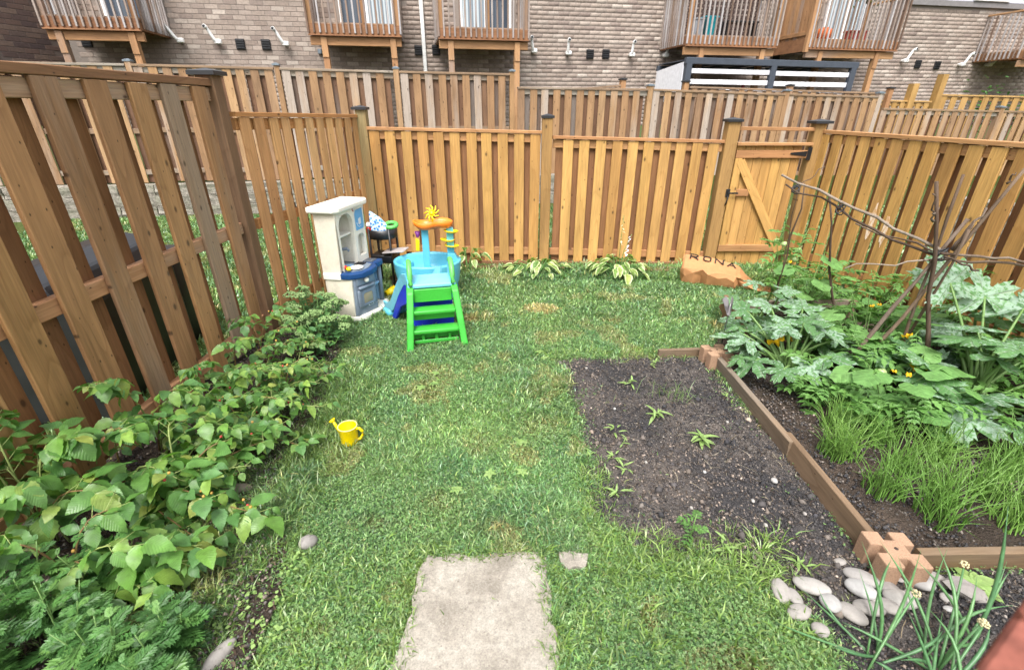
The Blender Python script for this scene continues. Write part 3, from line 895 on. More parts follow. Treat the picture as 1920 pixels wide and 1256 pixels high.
# gate
gt = thing('garden_gate', 'honey coloured wooden gate with diagonal brace and black hinge', 'gate', (3.215, 6.21, 0))
x0 = -.44
wds = [.115, .118, .112, .12, .116, .118, .11]
for w_ in wds:
    ob('board', beam(w_ - .004, .02, 1.52, .003), 'honey', gt, (x0 + w_ / 2, .03, .02), (0, 0, random.uniform(-.01, .01)))
    x0 += w_
ob('rail', beam(.9, .036, .09, .004, 'x'), 'honey_x', gt, (0, 0, 1.44))
ob('top_cap', beam(.92, .085, .034, .004, 'x'), 'honey_x', gt, (0, .0, 1.555))
ob('rail', beam(.9, .036, .09, .004, 'x'), 'honey_x', gt, (0, 0, .26))
ob('stile', beam(.09, .034, 1.09, .004), 'honey', gt, (-.402, 0, .305))
ob('rail', beam(.16, .034, .085, .004, 'x'), 'honey_x', gt, (-.275, 0, .98))
br = ob('brace', beam(.105, .034, 1.36, .004), 'honey', gt, (-.38, -.004, 1.36), (0, R(180 - 33), 0))
hg = ob('hinge', prism([(-.005, -.03), (.0, .03), (-.2, .012), (-.2, -.006)], -.004, .004, 'y'), 'black', gt, (.415, -.024, 1.445))
ob('hinge_plate', rbox(.05, .012, .15, .003, 1, 'c'), 'black', hg, (.03, 0, 0))
lt = ob('latch', rbox(.05, .02, .1, .004, 1, 'c'), 'black', gt, (-.475, -.045, .98))
ob('latch_bar', beam(.13, .012, .02, .003, 'x'), 'black', lt, (.06, -.012, 0))
ob('latch_handle', tube([(0, -.01, -.02), (.0, -.03, -.06), (-.01, -.02, -.13), (-.01, -.0, -.15)], .008, 5), 'black', lt)
# right fence
t = thing('wooden_fence', 'honey coloured fence running forward beside the gate, white paint smear', 'fence', (4.1, 4.5, 0))
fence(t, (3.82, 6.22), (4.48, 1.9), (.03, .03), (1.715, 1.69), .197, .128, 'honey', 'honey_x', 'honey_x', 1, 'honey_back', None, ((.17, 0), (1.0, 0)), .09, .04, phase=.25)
# white paint smears on two boards
g = G('white_paint_smear')
v = g.coord()
nz = g.noise(g.vmath('MULTIPLY', v, (1, 1, .3)), 40, 5, .7)
M['smear'] = g.fin(g.ramp(nz, [(.4, sr(205, 160, 110)), (.55, sr(228, 210, 190))]), .7)
for (yy, z0, hh) in ((5.17, .62, .42), (4.99, .6, .36)):
    xx = 3.82 + (6.22 - yy) / (6.22 - 1.9) * .66
    pts = []
    for k in range(14):
        a = 2 * math.pi * k / 14
        pts.append((math.cos(a) * .035 * random.uniform(.6, 1.15), math.sin(a) * hh / 2 * random.uniform(.7, 1.1)))
    ob('paint_smear', prism(pts, -.0015, .0015, 'x'), 'smear', t, (xx - .048 - 4.1, yy - 4.5, z0 + hh / 2), (0, 0, R(8.7)))
# ------------------------------------------------------------------ far fences on the bank behind the lane
HA = math.atan(.19)                                   # the houses and their fences run at this angle
def far(s, d=0.0):
    """point on a line parallel to the houses: X along, d metres behind the far fence"""
    return (s, 9.6 + .19 * (s + 8.68) + 1.018 * d)

t = thing('wooden_fence', 'tall weathered far fence below the first three balconies', 'fence', (*far(-4.5), .6))
pts = [-10.2, -7.02, -4.53, -2.33, .0]; hts = [2.70, 2.685, 2.655, 2.625, 2.605]
for i in range(4):
    fence(t, far(pts[i] + .06), far(pts[i + 1] - .06), (.62, .6), (hts[i], hts[i + 1]), .25, .15, 'far', 'far_x', 'far_x', 1, 'far_back', None, ((.2, 0), (.95, 0), (1.0, 0)), .1, .04, phase=random.uniform(.2, .4), jit=.012)
for s, z in zip(pts, hts): post(t, *far(s), .4, z + .05, .1, 'far', 'capgrey', .13, HA)
t = thing('wooden_fence', 'weathered far fence one step lower, in front of the metal gazebo', 'fence', (*far(4.5), .3))
pts = [.06, 3.08, 6.48, 9.03]; hts = [2.36, 2.34, 2.26, 2.22]
for i in range(3):
    fence(t, far(pts[i] + .06), far(pts[i + 1] - .06), (.3, .2), (hts[i], hts[i + 1]), .262, .155, 'far', 'far_x', 'far_x', 1, 'far_back', None, ((.2, 0), (.95, 0), (1.0, 0)), .1, .04, phase=random.uniform(.2, .4), jit=.012)
for s, z in zip(pts[1:], hts[1:]): post(t, *far(s), .1, z + .07, .12, 'far', 'capgrey', .15, HA)
t = thing('wooden_fence', 'weathered far fence, lowest step at the far right', 'fence', (*far(12), 0))
pts = [9.15, 12.8, 16.5]; hts = [1.96, 1.90, 1.82]
for i in range(2):
    fence(t, far(pts[i] + .06), far(pts[i + 1] - .06), (.1, .0), (hts[i], hts[i + 1]), .27, .165, 'far', 'far_x', 'far_x', 1, 'far_back', None, ((.2, 0), (1.0, 0)), .1, .045, phase=random.uniform(.2, .4), jit=.012)
post(t, *far(12.8), .0, 1.98, .13, 'far', 'capgrey', .17, HA)
# fences between and behind those yards
t = thing('wooden_fence', 'brown fence with black post caps just in front of the metal gazebo', 'fence', (*far(6.5, .55), .2))
fence(t, far(4.2, .55), far(9.6, .55), (.3, .2), (2.42, 2.31), .25, .15, 'far', 'far_x', 'far_x', 1, 'far_back', None, ((1.0, 0),), .1, .04)
for s, z in ((4.1, 2.52), (6.86, 2.46), (9.75, 2.42)): post(t, *far(s, .55), .2, z, .12, 'deck', 'capblack', .16, HA)
post(t, *far(2.55, .55), .2, 2.55, .12, 'deck', 'capblack', .16, HA)
fence(t, far(.6, .5), far(2.5, .55), (.3, .2), (2.28, 2.44), .25, .15, 'far', 'far_x', 'far_x', 1, 'far_back', None, ((1.0, 0),), .1, .04)
t = thing('wooden_fence', 'new yellow fence with open gaps and tall posts at the far right', 'fence', (*far(12.5, 1.1), .1))
fence(t, far(9.8, 1.1), far(11.6, 1.1), (.2, .2), (2.16, 2.13), .26, .15, 'yellow', 'yellow_x', 'yellow_x', 1, None, None, ((1.0, 0),), .1, .04, back=True)
fence(t, far(11.8, 1.1), far(18, 1.1), (.2, .2), (2.30, 2.22), .36, .2, 'yellow', 'yellow_x', 'yellow_x', 1, None, None, ((1.0, 0), (1.6, 0)), .1, .04, back=False)
for s, z in ((10.9, 2.55), (11.75, 2.78), (15.1, 2.62)): post(t, *far(s, 1.1), .1, z, .18, 'yellow', None, None, HA)

# retaining wall under the far fence
t = thing('retaining_wall', 'low grey stone block retaining wall under the far fence', 'wall', (*far(-4.5, -.25), 0))
blk = []
for k in range(4):
    bm = bmesh.new(); bmesh.ops.create_cube(bm, size=1)
    bmesh.ops.subdivide_edges(bm, edges=list(bm.edges), cuts=2, use_grid_fill=True)
    for v in bm.verts:
        v.co = Vector((v.co.x * .62, v.co.y * .3, v.co.z * .195))
        if v.co.y < -.1: v.co.y += random.uniform(-.02, .02)
        v.co += Vector([random.uniform(-.006, .006) for _ in range(3)])
    me = bpy.data.meshes.new('stone'); bm.to_mesh(me); bm.free(); blk.append(me)
tx, ty, _ = t.location
for row in range(3):
    s = -10.5 + .3 * (row % 2)
    while s < 1.5:
        x, y = far(s, -.3 + row * .04)
        ob('stone', random.choice(blk), 'wallstone', t, (x - tx, y - ty, .1 + row * .2), (0, 0, HA + random.uniform(-.015, .015)))
        s += .63
t = thing('retaining_wall', 'grey stone block wall glimpsed through the gaps of the side fence', 'wall', (6.6, 6.0, 0))
for row in range(4):
    s = 0.3 * (row % 2)
    while s < 4.5:
        ob('stone', random.choice(blk), 'wallstone', t, (-.1 + s * .35, 1.0 - s * .94, .1 + row * .2), (0, 0, R(-70) + random.uniform(-.015, .015)))
        s += .63
bk = me_from('bank', [(*far(-14, -.15), .55), (*far(1.5, -.15), .55), (*far(20, -.15), .1), (*far(20, 6), .1), (*far(1.5, 6), .5), (*far(-14, 6), .55),
                      (*far(-14, -.15), -.1), (*far(1.5, -.15), -.1), (*far(20, -.15), -.1)], [(0, 1, 4, 5), (1, 2, 3, 4), (6, 7, 1, 0), (7, 8, 2, 1)])
tag(ob('bank', bk, 'turf'), 'raised ground of the yards behind the lane', None, None, 'structure')

# ------------------------------------------------------------------ brick houses
def brick_field(root, org, ang, length, z0, z1, bl, bh, holes, mat, wallmat, pick):
    """running-bond wall; local x along, front face toward -y. pick(x, z) ranks the bricks kept as single objects"""
    rx, ry, rz_ = root.location
    gapx, gapz = .012, .012
    dep = .05
    full = _cache.setdefault(('brick', bl, bh), None)
    def bmesh_brick(w, h):
        a, b = w / 2, h / 2; c = .004
        vs = [(-a, 0, -b), (a, 0, -b), (a, 0, b), (-a, 0, b), (-a + c, -.007, -b + c), (a - c, -.007, -b + c), (a - c, -.007, b - c), (-a + c, -.007, b - c)]
        return vs, [(4, 5, 6, 7), (0, 1, 5, 4), (1, 2, 6, 5), (2, 3, 7, 6), (3, 0, 4, 7)]
    lst = []
    row = 0; z = z0
    while z < z1:
        x = -bl / 2 * (row % 2) - random.uniform(0, .02)
        while x < length:
            w = bl - gapx
            xc, zc = x + bl / 2, z + bh / 2
            ok = xc - w / 2 > 0 and xc + w / 2 < length
            for (a0, a1, b0, b1) in holes:
                if xc + w / 2 > a0 and xc - w / 2 < a1 and zc + bh / 2 > b0 and zc - bh / 2 < b1: ok = False
            if ok: lst.append((xc, zc))
            x += bl
        z += bh; row += 1
    lst.sort(key=pick)
    vs, fs = bmesh_brick(bl - gapx, bh - gapz)
    me = me_from('brick', vs, fs)
    ca, sa = math.cos(ang), math.sin(ang)
    W = ob('wall', beam(length, .2, z1 - z0, .001, 'z'), wallmat, root, (org[0] - rx + ca * length / 2 - sa * .1, org[1] - ry + sa * length / 2 + ca * .1, z0 - rz_), (0, 0, ang))
    for (x, z) in lst[:300]:
        ob('brick', me, mat, root, (org[0] + ca * x - rx, org[1] + sa * x - ry, z - rz_), (random.uniform(-.006, .006), random.uniform(-.004, .004), ang))
    V, Q = [], []
    vs = np.array(vs); n = 0
    for (x, z) in lst[300:]:
        j = np.array((x, random.uniform(-.002, .003), z)); q = vs + j
        V.append(np.stack([org[0] + ca * q[:, 0] - sa * q[:, 1] - rx, org[1] + sa * q[:, 0] + ca * q[:, 1] - ry, q[:, 2] - rz_], 1))
        Q.append(np.array(fs) + n); n += 8
    if V:
        o = ob('bricks', big_mesh('bricks', np.concatenate(V), quads=np.concatenate(Q)), mat, root)
        tag(o, None, None, None, 'stuff')

HD = 3.0
hs_ = thing('brick_house', 'long greige brick row house with balconies behind the far fence', 'house', (*far(-4, HD), .5))
hx, hy, hz = hs_.location
S0 = -9.98
cosH, sinH = math.cos(HA), math.sin(HA)
def W2(s, z, out=0.0):
    """point on the house wall at X-parameter s, pulled out toward the lane by out; local to the house"""
    x, y = far(s, HD - out); return (x - hx, y - hy, z - hz)
org = far(S0, HD)
LW = (18.5 - S0) / cosH
sx_ = lambda s: (s - S0) / cosH
holes = [(sx_(-4.15), sx_(-2.85), 3.70, 5.3), (sx_(-1.32), sx_(0), 3.70, 5.3), (sx_(-9.1), sx_(-7.9), 3.70, 5.3), (sx_(8.9), sx_(10.2), 3.7, 5.3), (sx_(11.6), 99, 4.66, 6)]
# largest in view: bricks over the left half of the wall, above the fence
brick_field(hs_, org, HA, LW, 1.5, 5.0, .285, .1, holes, 'brick', 'mortar', lambda p: (0 if 2.75 < p[1] < 4.3 else 50) + p[0])
# doors
def sdoor(s0, s1, z0, z1, curtain):
    d = ob('door', beam(.06, .06, z1 - z0, .004), 'whitefr', hs_, W2(s0, z0, .03), (0, 0, HA))
    w = (s1 - s0) / cosH
    for k in (1, 2):
        ob('frame', beam(.06, .06, z1 - z0, .004), 'whitefr', d, (w * k / 2, 0, 0))
    ob('frame', beam(w, .06, .07, .004, 'x'), 'whitefr', d, (w / 2, .0, .035))
    for k in range(2):
        ob('pane', beam(w / 2 - .06, .012, z1 - z0 - .07, .001), 'curtain' if (curtain >> k) & 1 else 'glass', d, (w * (k + .5) / 2, .02, .07))
sdoor(-4.1, -2.9, 3.68, 5.2, 2); sdoor(-1.27, -.05, 3.68, 5.2, 1); sdoor(-9.05, -7.95, 3.68, 5.2, 0); sdoor(8.95, 10.15, 3.7, 5.2, 3)
# vents, pipes, downspout
def vent(s, z):
    v = ob('vent', rbox(.2, .05, .22, .008, 1, 'c'), 'black', hs_, W2(s, z, .02), (0, 0, HA))
    for k in range(4): ob('louvre', beam(.18, .03, .012, .002, 'x'), 'black', v, (0, -.03, -.075 + k * .05), (R(30), 0, 0))
for s, z in ((-9.62, 3.31), (-6.45, 3.32), (-5.89, 3.32), (-2.36, 3.27), (-1.93, 3.28), (2.1, 3.26), (2.54, 3.27), (12.49, 3.17), (13.2, 3.15), (7.64, 3.28)): vent(s, z)
def pipe(s, z, lean):
    p = ob('vent_pipe', tube([(0, .05, 0), (0, -.13, 0), (lean * .04, -.16, .03), (lean * .16, -.17, .22), (lean * .2, -.18, .27), (lean * .22, -.26, .29)], [.04, .04, .036, .034, .036, .045], 8), 'white', hs_, W2(s, z, .0), (0, 0, HA))
    ob('elbow', rbox(.15, .1, .1, .02, 1, 'c'), 'white', p, (.03, -.12, 0))
    ob('pipe_mouth', lathe([(.034, 0), (.03, .004), (.0, .004)], 10), 'black', p, (lean * .22, -.262, .29), (R(90), 0, 0))
for s, z, l in ((-7.7, 3.36, -1), (-6.92, 3.35, -.7), (-5.46, 3.34, -.8), (.53, 3.3, -.3), (1.45, 3.27, 0), (3.21, 3.26, .1), (4.18, 3.27, .4), (11.88, 3.25, .7), (13.98, 3.18, .8), (15.0, 3.19, 1.6)): pipe(s, z, l)
ob('downspout', beam(.09, .07, 4.4, .01), 'white', hs_, W2(-2.22, .6, .05), (0, 0, HA))
for s, z in ((.25, 4.2), (-4.7, 3.2), (7.3, 3.2)): ob('wall_box', rbox(.09, .06, .1, .006, 1, 'c'), 'capgrey', hs_, W2(s, z, .04), (0, 0, HA))
# siding band and window at the upper right
for k in range(5):
    ob('siding', beam(7.0, .03, .13, .004, 'x'), flat('siding_grey', sr(186, 186, 196), .6) if k == 0 else bpy.data.materials['siding_grey'], hs_, W2(15.2, 4.86 + k * .13, .04), (R(-5), 0, HA))
ob('trim', beam(7.4, .06, .13, .006, 'x'), flat('trim_grey', sr(122, 118, 118), .6), hs_, W2(15.2, 4.72, .05), (0, 0, HA))
wn_ = ob('window', beam(1.3, .05, .07, .004, 'x'), 'whitefr', hs_, W2(14.3, 4.85, .1), (0, 0, HA))
for k in (-1, 1): ob('frame', beam(.07, .05, 1.0, .004), 'whitefr', wn_, (k * .615, 0, .035))
ob('pane', beam(1.16, .01, 1.0, .001), 'glass', wn_, (0, .012, .035))

# dark brick side wall of the next house, at the left edge
ds = thing('brick_house', 'dark brown brick side wall of the next house at the upper left', 'house', (-11.5, 9, .5))
ang2 = math.atan2(1, .30)
ex, ey = far(S0 - .12, HD - .02)
L2 = 6.5
o2 = (ex - math.cos(ang2) * L2, ey - math.sin(ang2) * L2)
brick_field(ds, o2, ang2, L2, 1.6, 5.6, .285, .1, [(4.1, 5.2, 1.6, 2.95)], 'brickdark', 'mortardark', lambda p: (0 if 2.6 < p[1] < 5 else 50) - p[0])
ca, sa = math.cos(ang2), math.sin(ang2)
wv = ob('window', rbox(1.05, .06, 1.3, .004, 1, 'c'), 'glass', ds, (o2[0] + ca * 4.65 + 11.5, o2[1] + sa * 4.65 - 9, 2.28 - .5), (0, 0, ang2))
for k in range(11):
    ob('lintel_brick', beam(.085, .05, .2, .004), 'brickdark', ds, (o2[0] + ca * (4.15 + k * .1) + 11.5, o2[1] + sa * (4.15 + k * .1) - 9, 2.98 - .5), (0, 0, ang2))

# ------------------------------------------------------------------ balconies
def balcony(label, s0, s1, z, posts, left=True, right=True, depth=1.4, grp='timber balconies on the row house', mid=()):
    """s0..s1 along the house, z underside of rim joist"""
    w = (s1 - s0) / cosH
    x, y = far(s0, HD - depth)
    t = thing('timber_balcony', label, 'balcony', (x, y, z), HA, grp)
    d = depth
    ob('beam', beam(w, .09, .17, .005, 'x'), 'deck_x', t, (w / 2, .10, -.085))
    ob('rim_joist', beam(w, .038, .2, .004, 'x'), 'rim_x', t, (w / 2, .02, .13))
    ob('drip_strip', beam(w + .03, .06, .025, .003, 'x'), 'rim_x', t, (w / 2, .0, .016))
    for xx in (.02, w - .02):
        ob('rim_joist', beam(.038, d - .05, .2, .004, 'y'), 'rim_x', t, (xx, d / 2 + .02, .13))
    nb = max(6, int(d / .145))
    for k in range(nb):
        ob('deck_board', beam(w - .02, .135, .03, .003, 'x'), 'deck_x', t, (w / 2, .08 + k * (d - .08) / nb + .03, .247))
    for k in range(1, 5):
        ob('joist', beam(.038, d - .06, .15, .003, 'y'), 'rim_x', t, (w * k / 5, d / 2 + .03, .15))
    for p in posts:
        px = (p - s0) / cosH
        ob('post', beam(.13, .13, z - .25 - .45, .005), 'deck', t, (px, .10, -(z - .25) + .3 - .0))
        ob('post_bracket', beam(.13, .035, .38, .006), 'deck', t, (px, .033, -.40))
    n = max(8, int(w / .118))
    bme = beam(.036, .036, 1.16, .003)
    for k in range(n + 1):
        ob('baluster', bme, 'baluster', t, (w * k / n, -.022, .06), (random.uniform(-.004, .004), random.uniform(-.004, .004), 0))
    for sd_, xx in ((left, -.024), (right, w + .024)):
        if not sd_: continue
        m = int(d / .125)
        for k in range(1, m + 1):
            ob('baluster', bme, 'baluster', t, (xx, .04 + (d - .08) * k / m, .06), (0, random.uniform(-.004, .004), 0))
    for xx in (.06, w - .06) + tuple((m_ - s0) / cosH for m_ in mid):
        ob('rail_post', beam(.09, .09, 1.2, .004), 'deck', t, (xx, .07, .22))
    ob('handrail', beam(w + .08, .12, .04, .005, 'x'), 'deck_x', t, (w / 2, .02, 1.26))
    for sd_, xx in ((left, 0), (right, w)):
        if sd_: ob('handrail', beam(.1, d, .04, .005, 'y'), 'deck_x', t, (xx, d / 2 + .08, 1.26))
    return t, w
bal = {}
bal['A'] = balcony('grey weathered balcony at the left end of the row, beside the dark brick', -9.34, -7.64, 3.37, (-9.13, -7.84))
bal['B'] = balcony('timber balcony left of the white downspout', -4.41, -2.49, 3.375, (-4.13, -2.67), mid=(-3.25,))
bal['C'] = balcony('timber balcony just to the right of the white downspout', -1.66, .385, 3.36, (-1.40, .13), mid=(-.55,))
bal['D'] = balcony('balcony with lattice backing and teal bin above the gazebo', 4.34, 6.82, 3.34, (4.8, 6.49))
bal['E'] = balcony('balcony with a solid board privacy screen and an orange pumpkin', 7.76, 10.44, 3.33, (8.18, 9.92), left=False, mid=(9.3,))
bal['F'] = balcony('balcony cut off by the right edge of the picture', 14.75, 17.0, 3.21, (16.7,))
# privacy screen of balcony E
t, w = bal['E']
for k in range(9):
    ob('screen_board', beam(.135, .022, 1.75, .003), 'deck', t, (-.03, .12 + k * .145, .2), (0, 0, R(90)))
ob('screen_rail', beam(.05, 1.35, .09, .004, 'y'), 'deck_x', t, (-.05, .75, .38)); ob('screen_rail', beam(.05, 1.35, .09, .004, 'y'), 'deck_x', t, (-.05, .75, 1.5))
ob('screen_post', beam(.1, .1, 2.1, .004), 'deck', t, (-.05, .03, -.05)); ob('screen_skirt', beam(.04, 1.4, .3, .004, 'y'), 'rim_x', t, (-.035, .75, .12))
# lattice behind balcony D
lt_ = thing('lattice_panel', 'dark diamond lattice panel at the back of a balcony', 'lattice', (*far(4.6, HD - .35), 3.6), HA)
V, Q = [], []
for sgn in (1, -1):
    for k in range(-14, 26):
        x0 = k * .12
        for (a, b) in (((x0), (x0 + sgn * 1.3)),):
            p0 = [a, 0]; p1 = [b, 1.3]
            # clip to 0..2.1
            def clip(p, q):
                ts = [0, 1]
                for lo, hi in ((0, 2.1),):
                    d = q[0] - p[0]
                    t0, t1 = sorted(((lo - p[0]) / d, (hi - p[0]) / d))
                    ts = [max(ts[0], t0), min(ts[1], t1)]
                return ts
            ts = clip(p0, p1)
            if ts[0] < ts[1] - .03:
                q0 = (p0[0] + (p1[0] - p0[0]) * ts[0], (p1[1]) * ts[0]); q1 = (p0[0] + (p1[0] - p0[0]) * ts[1], (p1[1]) * ts[1])
                L_ = math.dist(q0, q1)
                ob('slat', beam(.04, .008, L_, .001), flat('lattice_brown', sr(70, 54, 50), .8) if 'lattice_brown' not in bpy.data.materials else bpy.data.materials['lattice_brown'],
                   lt_, (q0[0], .01 * (sgn > 0), q0[1]), (0, math.atan2(q1[0] - q0[0], q1[1] - q0[1]), 0))
for (p, dims) in (((1.05, 0, 0), (2.15, .03, .05)), ((1.05, 0, 1.3), (2.15, .03, .05))):
    ob('frame', beam(*dims, .003, 'x'), bpy.data.materials['lattice_brown'], lt_, p)
# things on balconies D and E
def bpt(key, fx, fy, z=.262):
    t, w = bal[key]
    x, y, z0 = t.location
    lx, ly = fx * w, fy
    return (x + cosH * lx - sinH * ly, y + sinH * lx + cosH * ly, z0 + z)
M['teal'] = plastic('teal_plastic', sr(20, 150, 165), .3)
o = thing('storage_bin', 'teal plastic storage bin on the balcony', 'bin', bpt('D', .33, .5), HA)
ob('body', lathe([(.0, 0), (.17, 0), (.21, .42), (.19, .42), (.16, .03), (0, .03)], 4, 1.2, .8, False), 'teal', o, (0, 0, 0), (0, 0, R(45)))
ob('lid', rbox(.38, .28, .035, .012, 2), 'teal', o, (0, 0, .42))
o = thing('storage_box', 'pale grey box beside the teal bin on the balcony', 'box', bpt('D', .19, .5), HA)
ob('body', rbox(.24, .3, .36, .012, 2), flat('box_grey', sr(150, 155, 162), .6), o); ob('lid', rbox(.27, .33, .04, .01, 2), bpy.data.materials['box_grey'], o, (0, 0, .36))
o = thing('planter_bench', 'dark low bench on the balcony beside the teal bin', 'bench', bpt('D', .7, .6), HA)
ob('seat', rbox(.9, .3, .05, .008, 1), 'black', o, (0, 0, .34))
for k in (-.4, .4): ob('leg', rbox(.06, .28, .34, .004, 1), 'black', o, (k, 0, 0))
M['orange'] = plastic('pumpkin_orange', sr(232, 120, 60), .5)
pk = []
prof = lambda a: 1 + .07 * abs(math.cos(a * 4.5))
vs, fs = [], []
for i in range(9):
    ph = math.pi * i / 8
    for k in range(36):
        a = 2 * math.pi * k / 36
        rr = .2 * math.sin(ph) ** .8 * prof(a) if 0 < i < 8 else .012
        vs.append((rr * math.cos(a), rr * math.sin(a), .16 - .155 * math.cos(ph)))
for i in range(8):
    for k in range(36):
        k2 = (k + 1) % 36
        fs.append((i * 36 + k, i * 36 + k2, (i + 1) * 36 + k2, (i + 1) * 36 + k))
o = thing('pumpkin', 'round orange pumpkin on the balcony floor', 'pumpkin', bpt('E', .27, .45), HA)
ob('body', me_from('pumpkin', vs, fs, True), 'orange', o); ob('stem', tube([(0, 0, .3), (.02, 0, .37)], [.02, .012], 6), 'cane', o)
o = thing('planter_box', 'brick red planter box on the balcony floor beside the pumpkin', 'planter', bpt('E', .65, .5), HA)
ob('box', rbox(.55, .25, .24, .015, 2), flat('terracotta', sr(160, 70, 56), .6), o); ob('rim', rbox(.6, .29, .035, .01, 2), bpy.data.materials['terracotta'], o, (0, 0, .22))
o = thing('folding_chair', 'dark folding chair with pink cushion behind the balusters', 'chair', bpt('E', .13, .75), HA)
ob('seat', rbox(.4, .4, .04, .01, 1), 'black', o, (0, 0, .42)); ob('backrest', rbox(.4, .03, .4, .01, 1), 'black', o, (0, .2, .46), (R(-10), 0, 0))
for a in (-.17, .17):
    for b in (-.17, .17): ob('leg', beam(.025, .025, .42, .003), 'black', o, (a, b, 0))
ob('cushion', rbox(.36, .1, .2, .03, 2), flat('pink_fabric', sr(210, 110, 120), .8), o, (0, .16, .68))

# ------------------------------------------------------------------ metal gazebo between the far fence and the house
ga = thing('gazebo', 'graphite metal gazebo with white roll panels behind the far fence', 'gazebo', (*far(4.2, .95), .4), HA)
gz0 = .4; Wg = 4.72; Dg = 1.45
def gpost(x, y, h): ob('post', beam(.15, .12, h, .008), 'graphite', ga, (x, y, 0))
gpost(.05, 0, 2.55); gpost(2.35, 0, 2.5); gpost(4.66, 0, 2.5); gpost(.05, Dg, 2.5)
ob('front_beam', beam(Wg + .1, .1, .14, .01, 'x'), 'graphite', ga, (Wg / 2, 0, 2.56), (0, .008, 0))
ob('back_beam', beam(Wg + .1, .1, .12, .01, 'x'), 'graphite', ga, (Wg / 2, Dg, 2.49), (0, .008, 0))
for k in range(8): ob('rafter', beam(.05, Dg, .05, .005, 'y'), 'graphite', ga, (.3 + k * .58, Dg / 2, 2.54))
ob('roof_sheet', beam(Wg, Dg, .02, .002, 'y'), 'graphite', ga, (Wg / 2, Dg / 2 + .02, 2.60))
for z in (2.36, 2.13, 1.92):
    ob('roll_panel', beam(2.15, .04, .105, .01, 'x'), 'shade', ga, (1.2, .02, z), (0, .008, 0))
    ob('roll_panel', beam(2.2, .04, .105, .01, 'x'), 'shade', ga, (3.5, .02, z - .03), (0, .008, 0))
ob('side_panel', prism([(0.06, 1.7), (Dg, 1.7), (Dg, 2.44), (0.06, 2.56)], -.01, .01, 'x'), 'shade', ga, (-.04, 0, 0))
o = thing('red_umbrella', 'closed dark red umbrella under the gazebo', 'umbrella', (*far(6.1, 1.6), .5), HA)
ob('pole', tube([(0, 0, 0), (0, 0, 2.1)], .025, 6), 'black', o); ob('canopy', lathe([(.02, .9), (.12, 1.2), (.1, 1.7), (.02, 2.05)], 8), flat('red_fabric', sr(120, 30, 44), .8), o)
# shrub behind the yellow fence is planted in the plant section
# ------------------------------------------------------------------ play kitchen
M['cream'] = plastic('cream_plastic', sr(222, 214, 196), .5, .35, .1)
M['cream_w'] = plastic('white_plastic', sr(236, 232, 220), .45, .35, .08)
M['navy'] = plastic('navy_plastic', sr(24, 66, 118), .4)
M['greyp'] = plastic('grey_plastic', sr(120, 132, 146), .45)
M['greydk'] = plastic('dark_grey_plastic', sr(84, 90, 98), .5)
M['paleblue'] = plastic('pale_blue_plastic', sr(150, 190, 222), .45)
M['skyblue'] = plastic('sky_blue_plastic', sr(92, 182, 206), .35, .5, .06)
M['skyblue2'] = plastic('light_blue_plastic', sr(120, 196, 220), .4, .4, .08)
M['royal'] = plastic('royal_blue_plastic', sr(28, 52, 190), .4)
M['lime'] = plastic('green_plastic', sr(62, 168, 58), .38, .45, .08)
M['limelt'] = plastic('light_green_plastic', sr(96, 190, 92), .4)
M['yellow_p'] = plastic('yellow_plastic', sr(240, 210, 20), .35, .5, .06)
M['orange_p'] = plastic('orange_plastic', sr(246, 132, 40), .35)
M['red_p'] = plastic('red_plastic', sr(200, 40, 36), .35)
M['purple_p'] = plastic('purple_plastic', sr(110, 40, 120), .4)
M['yellowcan'] = plastic('yellow_enamel', sr(236, 208, 0), .3, .5, .1)
M['sticker'] = flat('sticker_blue', sr(96, 168, 218), .4)
M['stickerw'] = flat('sticker_white', (.8, .82, .84), .4)

K = thing('play_kitchen', 'cream plastic play kitchen with navy counter against the slatted fence', 'toy kitchen', (-1.60, 4.62, 0), R(-12))
K.scale = (.88, .95, 1.06)
def arch_panel(y0, y1, z0, z1, a0, a1, b0, b1, rad, x0, x1, n=8):
    """panel in the y-z plane with one arched opening a0..a1, b0..b1"""
    arch = [(a0, b0)]
    for k in range(n + 1):
        t = math.pi / 2 * k / n
        arch.append((a0 + rad - rad * math.cos(t), b1 - rad + rad * math.sin(t)))
    for k in range(n + 1):
        t = math.pi / 2 * k / n
        arch.append((a1 - rad + rad * math.sin(t), b1 - rad + rad * math.cos(t)))
    arch.append((a1, b0))
    m = len(arch)
    outer = []
    for i, (y, z) in enumerate(arch):
        f = i / (m - 1)
        if i == 0: outer.append((y0, b0))
        elif i == m - 1: outer.append((y1, b0))
        elif i <= n // 2: outer.append((y0, max(z, b0)))
        elif i >= m - 1 - n // 2: outer.append((y1, max(z, b0)))
        elif i == n // 2 + 1: outer.append((y0, z1))
        elif i == m - 2 - n // 2: outer.append((y1, z1))
        else: outer.append((y, z1))
    bm = bmesh.new()
    for X, flip in ((x0, 0), (x1, 1)):
        A = [bm.verts.new((X, *p)) for p in arch]; B = [bm.verts.new((X, *p)) for p in outer]
        for i in range(m - 1):
            try: bm.faces.new((A[i], A[i + 1], B[i + 1], B[i]))
            except ValueError: pass
        if b0 > z0 + .001:
            c = [bm.verts.new((X, *p)) for p in ((y0, z0), (y1, z0))]
            bm.faces.new((c[0], c[1], B[-1], A[-1], A[0], B[0]))
        if flip:
            for i in range(m - 1): bm.faces.new((pa[i], pa[i + 1], A[i + 1], A[i]))
            bm.faces.new((pa[-1], pa[0], A[0], A[-1]))
        pa = A
    bmesh.ops.recalc_face_normals(bm, faces=list(bm.faces))
    me = bpy.data.meshes.new('arch_panel'); bm.to_mesh(me); bm.free()
    return me
Wk = .56
